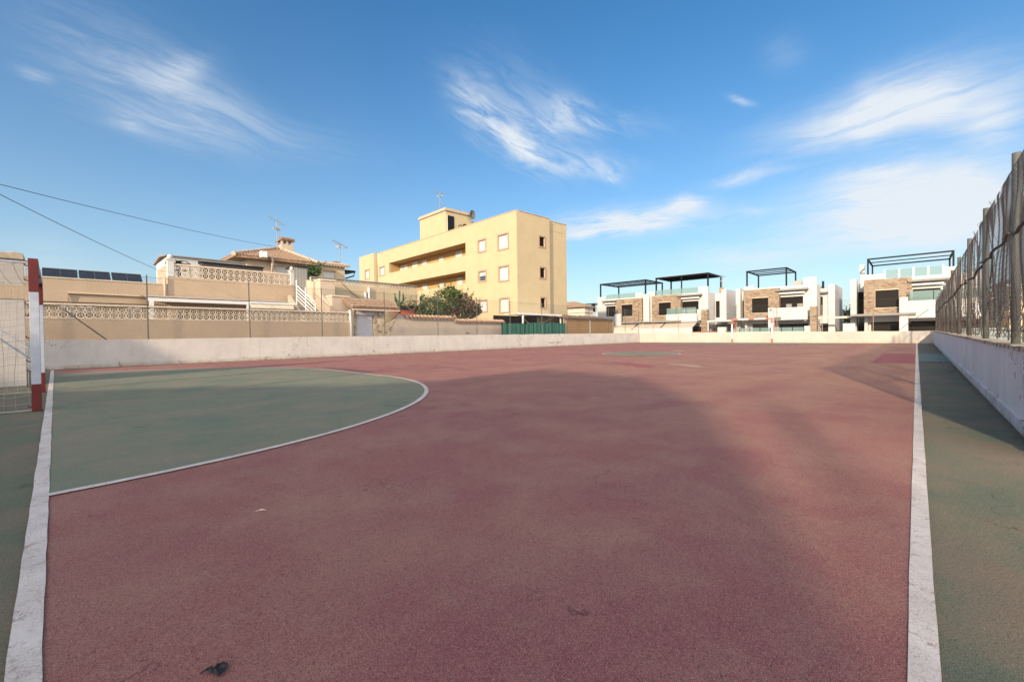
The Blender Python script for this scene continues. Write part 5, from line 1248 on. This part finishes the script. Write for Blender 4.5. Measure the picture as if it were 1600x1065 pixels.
pn = V(z6, 660, 388, 755, 425, 1.); MB().box(VX+1.0, pn[0], 5.81, VX+1.06, pn[1], pn[3]).build('roof_cabinet', louvre('grey_slats', (.42, .41, .39), .12, 'Z'), vb)
def outchair(par_x, y, z, label, grp):
    t = thing('balcony_chair', label, 'chair', (par_x, y, z), group=grp)
    MB().box(par_x-.25, y-.25, z+.4, par_x+.25, y+.25, z+.46).build('seat', M_grey, t); MB().box(par_x+.2, y-.25, z+.461, par_x+.25, y+.25, z+.95).build('backrest', M_grey, t)
    for dx in (-.2, .2):
        for dy in (-.2, .2): MB().box(par_x+dx-.02, y+dy-.02, z, par_x+dx+.02, y+dy+.02, z+.4).build('leg', M_grey, t)
outchair(VX-.6, yat(z6, 625, 720), 3.15-.25, 'left grey chair on the white villa balcony behind the far goal', 'balcony chairs'); outchair(VX-.6, yat(z6, 740, 720), 3.15-.25, 'right grey chair on the white villa balcony behind the far goal', 'balcony chairs')
r = V(z6, 915, 470, 1030, 780, 2.5); b = MB(); b.box(VX+2.5, r[0], -.3, VX+7, yR-.003, r[3]); b.build('side_wing', M_white, vb)
d_ = V(z6, 920, 555, 970, 750, 2.5); MB().box(VX+2.42, d_[0], d_[2], VX+2.495, d_[1], d_[3]).build('window', M_dark, vb); MB().box(VX+1.9, r[0], d_[3]+.35, VX+2.497, yR-.05, d_[3]+.5).build('overhang', M_grey, vb)
r2_ = V(z6, 1032, 425, 1095, 780, 2.2); MB().box(VX+2.2, r2_[0], -.3, VX+8.5, r[0]-.003, r2_[3]).build('fin_wall', M_white, vb)
d_ = V(z6, 930, 838, 1030, 890, 1.0); MB().box(VX+2.42, d_[0], .2, VX+2.495, d_[1], 1.75).build('window', M_dark, vb)
r3_ = V(z6, 972, 400, 992, 460, 4.); MB().box(VX+3.2, r3_[0], r[3]+.003, VX+3.5, r3_[1], r3_[3]).build('chimney', M_black, vb)
l0 = V(z6, 65, 470, 112, 780, .8); b = MB(); b.box(VX+.8, l0[0], -.3, VX+4, l0[1], l0[3]); b.box(VX+1.5, 14.353, -.3, VX+6, l0[0]-.003, l0[3]-.35); b.build('fin_wall', M_white, vb)
MB().box(VX+1.42, 14.4, 2.3, VX+1.497, l0[0]-.05, 4.6).build('door', M_dark, vb)
MB().box(VX-.3, 14.36, 2.2, VX+.79, 15.2, 2.38).build('side_canopy', M_grey, vb)
pb0 = V(z6, 890, 762, 1265, 782); MB().box(VX-.2, 4.98, pb0[2], VX-.0, yR-.003, pb0[3]).build('pergola_beam', M_cream, vb)
# meter pillar with emblem
mp = V(z6, 400, 670, 455, 888, -3.)
mt = thing('gate_pillar', 'tall slim white pillar with small round grey emblem behind the far goal right post', 'pillar', (VX-3, mp[0], 0))
MB().box(VX-3, mp[0], -.3, VX-2.7, mp[1], mp[3]).build('shaft', M_white, mt, bevel=.01)
ec = at(z6[0]+428/z6[2], z6[1]+693/z6[2], 'x', VX-3.0); b = MB()
b.tube([(VX-3.03, ec.y, ec.z), (VX-3.003, ec.y, ec.z)], .14, 14); b.build('emblem', M_grey, mt)
MB().box(VX-3.02, ec.y-.13, mp[2]+.72, VX-3.003, ec.y+.10, mp[2]+.80).build('name_plate', M_grey, mt)
# villa A2 (right half of the pair)
st_ = V(z5, 655, 540, 955, 800, -.6); sw_ = V(z5, 727, 615, 852, 748, -.6); bw = V(z5, 965, 603, 1142, 690); yR2 = yat(z5, 1240, 640)
va = villa('white villa with roofed black pergola and glass rails, left of the far goal', z5, (yR2, 25.9), (st_[0], st_[1], 2.5, 5.72), sw_, bw,
      (yat(z5, 1160, 790), yat(z5, 845, 790), 2.25, 3.25), None, glassrail=.75, awn=[(yat(z5, 825, 850), yat(z5, 560, 850)), (yat(z5, 1160, 850), yat(z5, 840, 850))],
      ground=[(yat(z5, 1150, 880), yat(z5, 850, 880), .2, 1.7)], solid=[(yR2, yat(z5, 1140, 450), 6.5), (25.0, 25.9, 6.4)])
MB().box(VX+.1, yat(z5, 1135, 480)+.05, 5.82, VX+.12, 24.9, 6.5).build('roof_glass_rail', M_glass, va)
pergola(va, VX+.3, VX+5.0, yat(z5, 1235, 400)+.05, 24.9, 5.85, 8.1, slats=4, roofed=True, front_posts=(yat(z5, 955, 420),))
pl = V(z5, 1165, 690, 1200, 880, -1.); MB().box(VX-.9, yR2-.15, -.3, VX-.003, pl[1], pl[3]).build('stone_pillar', M_stone, va)
r = V(z5, 1315, 520, 1390, 770, 2.6); b = MB(); b.box(VX+2.6, r[0], -.3, VX+7, yR2-.003, r[3]); b.build('side_wing', M_white, va)
d_ = V(z5, 1325, 600, 1362, 770, 2.6); MB().box(VX+2.52, d_[0], d_[2], VX+2.597, d_[1], d_[3]).build('window', M_dark, va)
r2_ = V(z5, 1390, 478, 1430, 775, 2.3); MB().box(VX+2.3, r2_[0], -.3, VX+8.5, r[0]-.003, r2_[3]).build('fin_wall', M_white, va)
ch_ = V(z5, 1350, 460, 1385, 520, 3.); MB().box(VX+3.2, ch_[0], 5.2, VX+3.6, ch_[1], ch_[3]).build('chimney', M_trim, va)
# carport of that villa
k0 = V(z5, 1228, 782, 1500, 800, -1.5)
kp = thing('villa_carport', 'flat white carport beside the villa, left of the far goal', 'carport', (VX-1.5, k0[0], 0))
MB().box(VX-1.5, k0[0], 2.15, VX+2.2, k0[1], 2.33).build('roof', M_white, kp)
for y in (k0[1]-.12, k0[0]+.1): MB().box(VX-1.48, y-.06, -.3, VX-1.36, y+.06, 2.148).build('post', M_white, kp)
MB().box(VX+1.8, k0[0], -.3, VX+1.9, k0[1], 1.9).build('back_wall', M_grey, kp)
b = V(z5, 1085, 895, 1340, 922, -4); tag(MB().box(VX-4.2, b[0], -.3, VX-4.0, b[1], 1.05).build('wooden_gate', simple('wood_gate', (.28, .12, .08), .7)), 'reddish wooden gate panel left of the far goal', 'gate')
bt = at(z5[0]+1390/z5[2], z5[1]+440/z5[2], 'x', VX+3); tz_ = at(z5[0]+1390/z5[2], z5[1]+325/z5[2], 'x', VX+3).z
antenna('tv_antenna', 'TV antenna beside the roofed pergola of the white villa', (bt.x, bt.y, 5.3), (bt.x, bt.y, tz_), [(.9, .9, 4, 1.2, 0), (.72, .6, 3, 1.9, 0)], r=.035)
# villa A1 (left half)
st_ = V(z5, 285, 572, 553, 812, -.6); sw_ = V(z5, 340, 637, 452, 760, -.6); yR1 = yat(z5, 580, 640)+.05
vc = villa('leftmost white villa with open black pergola behind the brown shed', z5, (26.1, yat(z5, 92, 600)), (st_[0], st_[1], 2.5, 5.62), sw_, V(z5, 180, 655, 280, 760), None, None,
      awn=[(yat(z5, 540, 850), yat(z5, 275, 850))], solid=[(yat(z5, 560, 520), yat(z5, 485, 520), 6.35), (yat(z5, 172, 560), yat(z5, 92, 560), 6.2)])
pergola(vc, VX+.3, VX+5.5, 26.4, 33.3, 5.85, 8.05, slats=3)
MB().box(VX+.1, yat(z5, 480, 530), 5.82, VX+.12, yat(z5, 180, 530), 6.45).build('roof_glass_rail', M_glass, vc)
fw = V(z5, 590, 530, 650, 810, .2); b = MB().box(VX-.45, fw[0], 2.3, VX-.003, fw[1], fw[3]).build('fin_wall', M_white, vc)
fl = V(z5, 272, 735, 335, 820, -1.5); MB().box(VX-1.6, fl[0], 2.0, VX-1.3, fl[1], fl[3]).build('balcony_block', M_white, vc)
# another black pergola + blank white block further left
fp = thing('distant_villa', 'distant white villa corner with black pergola left of the leftmost villa', 'villa', (66, 41, 0))
q0 = at(905, 474, 'x', 66); q1 = at(934, 468, 'x', 66)
MB().box(66, q1.y-2, -.3, 72, q1.y+.35, 5.2).build('wall', M_white, fp)
pgo = MB(); pgo.bar((66, q0.y, 6.3), (66, q1.y, 6.3), .16); pgo.bar((69.5, q0.y, 6.3), (69.5, q1.y, 6.3), .16); pgo.bar((66.1, q1.y, 6.3), (69.4, q1.y, 6.3), .16); pgo.bar((66.1, q0.y, 6.3), (69.4, q0.y, 6.3), .16)
pgo.bar((66, q1.y+.9, 4.8), (66, q1.y+.9, 6.2), .6, .3); pgo.build('pergola', M_black, fp)
# low villa street walls
b0_ = V(z5, 530, 880, 1080, 930, -3.8)
lw1 = thing('street_wall', 'white street wall under the awnings, behind the corner of the court', 'wall', (VX-4, b0_[0], 0)); MB().box(VX-4, b0_[0], -.3, VX-3.8, b0_[1], 1.55).build('wall', M_white, lw1)
b0_ = V(z5, 245, 885, 528, 930, -3.8)
lw2 = thing('street_wall', 'grey slatted street wall right of the brown shed', 'wall', (VX-4, b0_[0], 0)); MB().box(VX-4.02, b0_[0], -.3, VX-3.82, b0_[1], 1.35).build('wall', M_cream, lw2)
f = MB()
for i in range(16): y = b0_[0]+(b0_[1]-b0_[0])*i/15; f.box(VX-4.06, y-.05, 1.352, VX-3.96, y+.05, 1.75)
f.build('pickets', M_cream, lw2)
for a, e, h, lab in ((1343, 1425, 1.5, 'white wall block left of the far goal post'), ):
    r = V(z5, a, 865, e, 920, -4); tag(MB().box(VX-4.1, r[0], -.3, VX-3.6, r[1], h).build('wall_block', M_white), lab, 'wall block')
r = V(z6, 780, 858, 838, 910, -4); tag(MB().box(VX-4.1, r[0], -.3, VX-3.6, r[1], r[3]).build('wall_block', M_white), 'small white wall block below the villa stone pillar', 'wall block')
r = V(z7, 115, 832, 240, 885, -4); tag(MB().box(VX-4.1, r[0], -.3, VX-3.6, r[1], r[3]).build('wall_block', M_white), 'white wall block in the gap between the two right villas', 'wall block')
gw_ = thing('glass_street_fence', 'low glass panel fence behind the end wall at the far goal', 'fence', (VX-4, 10, 0)); y0_, y1_ = yat(z6, 775, 890, -4), yat(z6, 5, 890, -4)
MB().box(VX-4, y0_, -.3, VX-3.9, y1_, .95).build('wall', M_white, gw_); gg = MB().box(VX-3.96, y0_, .953, VX-3.94, y1_, 1.35).build('glass_panel', M_glass, gw_)
f = MB()
for i in range(8): y = y0_+(y1_-y0_)*i/7; f.box(VX-3.98, y-.03, .953, VX-3.92, y+.03, 1.38)
f.build('rail_posts', M_black, gw_)
# tree between villas B and D
c1_ = clump
tq = at(1320, 508, 'x', 66)
bush('round_tree', 'dark green tree in the gap between the two right villas', 'tree', [((66, tq.y, 2.0), (1.5, 2.2, 1.6)), ((66, tq.y-1.2, 2.3), (1.3, 1.5, 1.4)), ((66.5, tq.y+1.5, 1.6), (1.2, 1.3, 1.2))], M_leafd, 500, .16, (66, tq.y, -.3), 21)

# ------------------------------------------------------------------ houses beyond the right fence
def rhouse(label, x0, yl, yr_, zt_, depth, wallm, dark=()):
    t = thing('corner_house', label, 'house', (x0, (yl+yr_)/2, 0))
    b = MB(); b.wall('x', x0, yr_, yl, -.3, zt_, dark, .3); b.box(x0+.301, yl-.3, -.3, x0+depth, yl, zt_); b.box(x0+.301, yr_, -.3, x0+depth, yr_+.3, zt_); b.build('wall', wallm, t)
    for d in dark: MB().box(x0+.12, d[0], d[2], x0+.18, d[1], d[3]).build('window', M_int, t)
    b = MB(); b.box(x0-.18, yr_, zt_-.55, x0-.002, yl+.18, zt_-.35); b.build('string_course', M_white, t)
    b = MB(); E_ = [(x0-.5, yr_-.5, zt_), (x0-.5, yl+.5, zt_), (x0+depth, yl+.5, zt_), (x0+depth, yr_-.5, zt_)]; r0 = (x0+3, (yl+yr_)/2, zt_+1.0); r1 = (x0+depth-3, (yl+yr_)/2, zt_+1.0)
    b.quad(E_[0], E_[1], r0); b.quad(E_[1], E_[2], r1, r0); b.quad(E_[2], E_[3], r1); b.quad(E_[3], E_[0], r0, r1); b.quad(*E_)
    hip_rows(b, E_[0], E_[1], r0, 20, .08); b.build('roof', M_tile, t)
    return t
ra = at(1577, 438, 'x', 58); rl = at(1577, 450, 'x', 58)[1]
rhouse('nearest ochre tile roofed house seen through the rusty fence', 58, rl, rl-8, ra.z, 9, M_yellow2, [(rl-1.9, rl-.9, 1.5, 2.6)])
rb = at(1552, 461, 'x', 70); r_l = at(1530, 465, 'x', 70)[1]; r_r = at(1570, 465, 'x', 70)[1]
rhouse('farther low ochre house between the villa and the nearer ochre house', 70, r_l, r_r-3, rb.z, 8, M_yellow2, [(r_r+.2, r_l-1.2, 1.2, 2.4)])
r = RR((1440, 400, 6.656), 420, 740, 1065, 940, 'x', 48); tag(MB().box(48, -9, -.3, 48.2, r[1], at(1560, 512, 'x', 48).z).build('grey_street_wall', simple('teal_grey', (.22, .27, .27), .8)), 'low blue grey street wall seen under the rusty fence', 'wall')
# parcel beyond right fence: low rail
rr = thing('street_railing', 'thin dark railing beyond the rusty fence', 'railing', (30, -2.5, 0)); f = MB()
for z_ in (.9, 1.3): f.tube([(40, -2.2, z_), (12, -1.9, z_)], .02, 5)
for i in range(12): f.tube([(12+i*2.4, -1.95, -.3), (12+i*2.4, -1.95, 1.35)], .02, 5)
f.build('rails', M_rust, rr)

# ------------------------------------------------------------------ cables
def cable(label, P):
    o = MB().tube(P, .011, 5).build('overhead_cable', M_cable); tag(o, label, 'cable')
def cpts(a, b, sag, n=24): a, b = Vector(a), Vector(b); return [a.lerp(b, i/n)-Vector((0, 0, sag*4*(i/n)*(1-i/n))) for i in range(n+1)]
cL = at(0, 271, 'y', 20); cm_ = at(433, 386, 'y', YG+3)
dr_ = (cm_-cL); cable('upper long overhead cable running to the chimney antenna', cpts(cL-dr_*.6, cm_, .35))
cA = at(0, 291, 'y', 20); cB = at(262, 428, 'y', YX-.1); dr_ = cB-cA; cable('lower overhead cable running down to the white annex', cpts(cA-dr_*.8, cB, .25))

# ------------------------------------------------------------------ what stands behind the camera and shades the court
nb = thing('neighbouring_house', 'two storey house behind the photographer shading the court', 'house', (-12, 1, 0))
prof = [(-4.2, -0.30), (-4.15, 4.43), (-3.85, 5.13), (-3.3, 6.13), (-1.86, 7.04), (1.07, 7.23), (1.87, 6.18), (3.2, 5.48), (6, 4.83), (8.3, 4.04), (8.3, -0.30)]
MB().prism(prof, 'x', -12, -20).build('walls', M_beige2, nb)
MB().box(-11.95, .2, -.2, -11.9, 1.2, 2.0).build('door', M_trim, nb); MB().box(-11.95, 3, .8, -11.9, 4.4, 2.0).build('window', M_shut, nb)
nb2 = thing('row_house', 'low row house behind the photographer', 'house', (-12, 14, 0))
MB().prism([(8.4, -0.30), (8.4, 3.91), (13, 4.24), (16, 4.43), (16.05, 5.41), (16.6, 6.00), (16.87, 6.00), (16.9, 4.83), (19, 4.83), (19, -0.30)], 'x', -12.2, -20).build('walls', M_cream, nb2)
MB().box(-12.15, 10, -.2, -12.1, 11, 2.0).build('door', M_trim, nb2)
ul = thing('utility_pole', 'leaning wooden utility pole behind the photographer', 'pole', (-11, -3.9, 0))
MB().tube([(-11, -4.0, -.3), (-11.0, -3.9, 6.15)], [.07, .05], 8).build('shaft', M_bark, ul)
MB().tube([(-11, -3.9, 6.0), (-9.2, -4.5, .1)], .045, 5).build('stay', M_cable, ul)
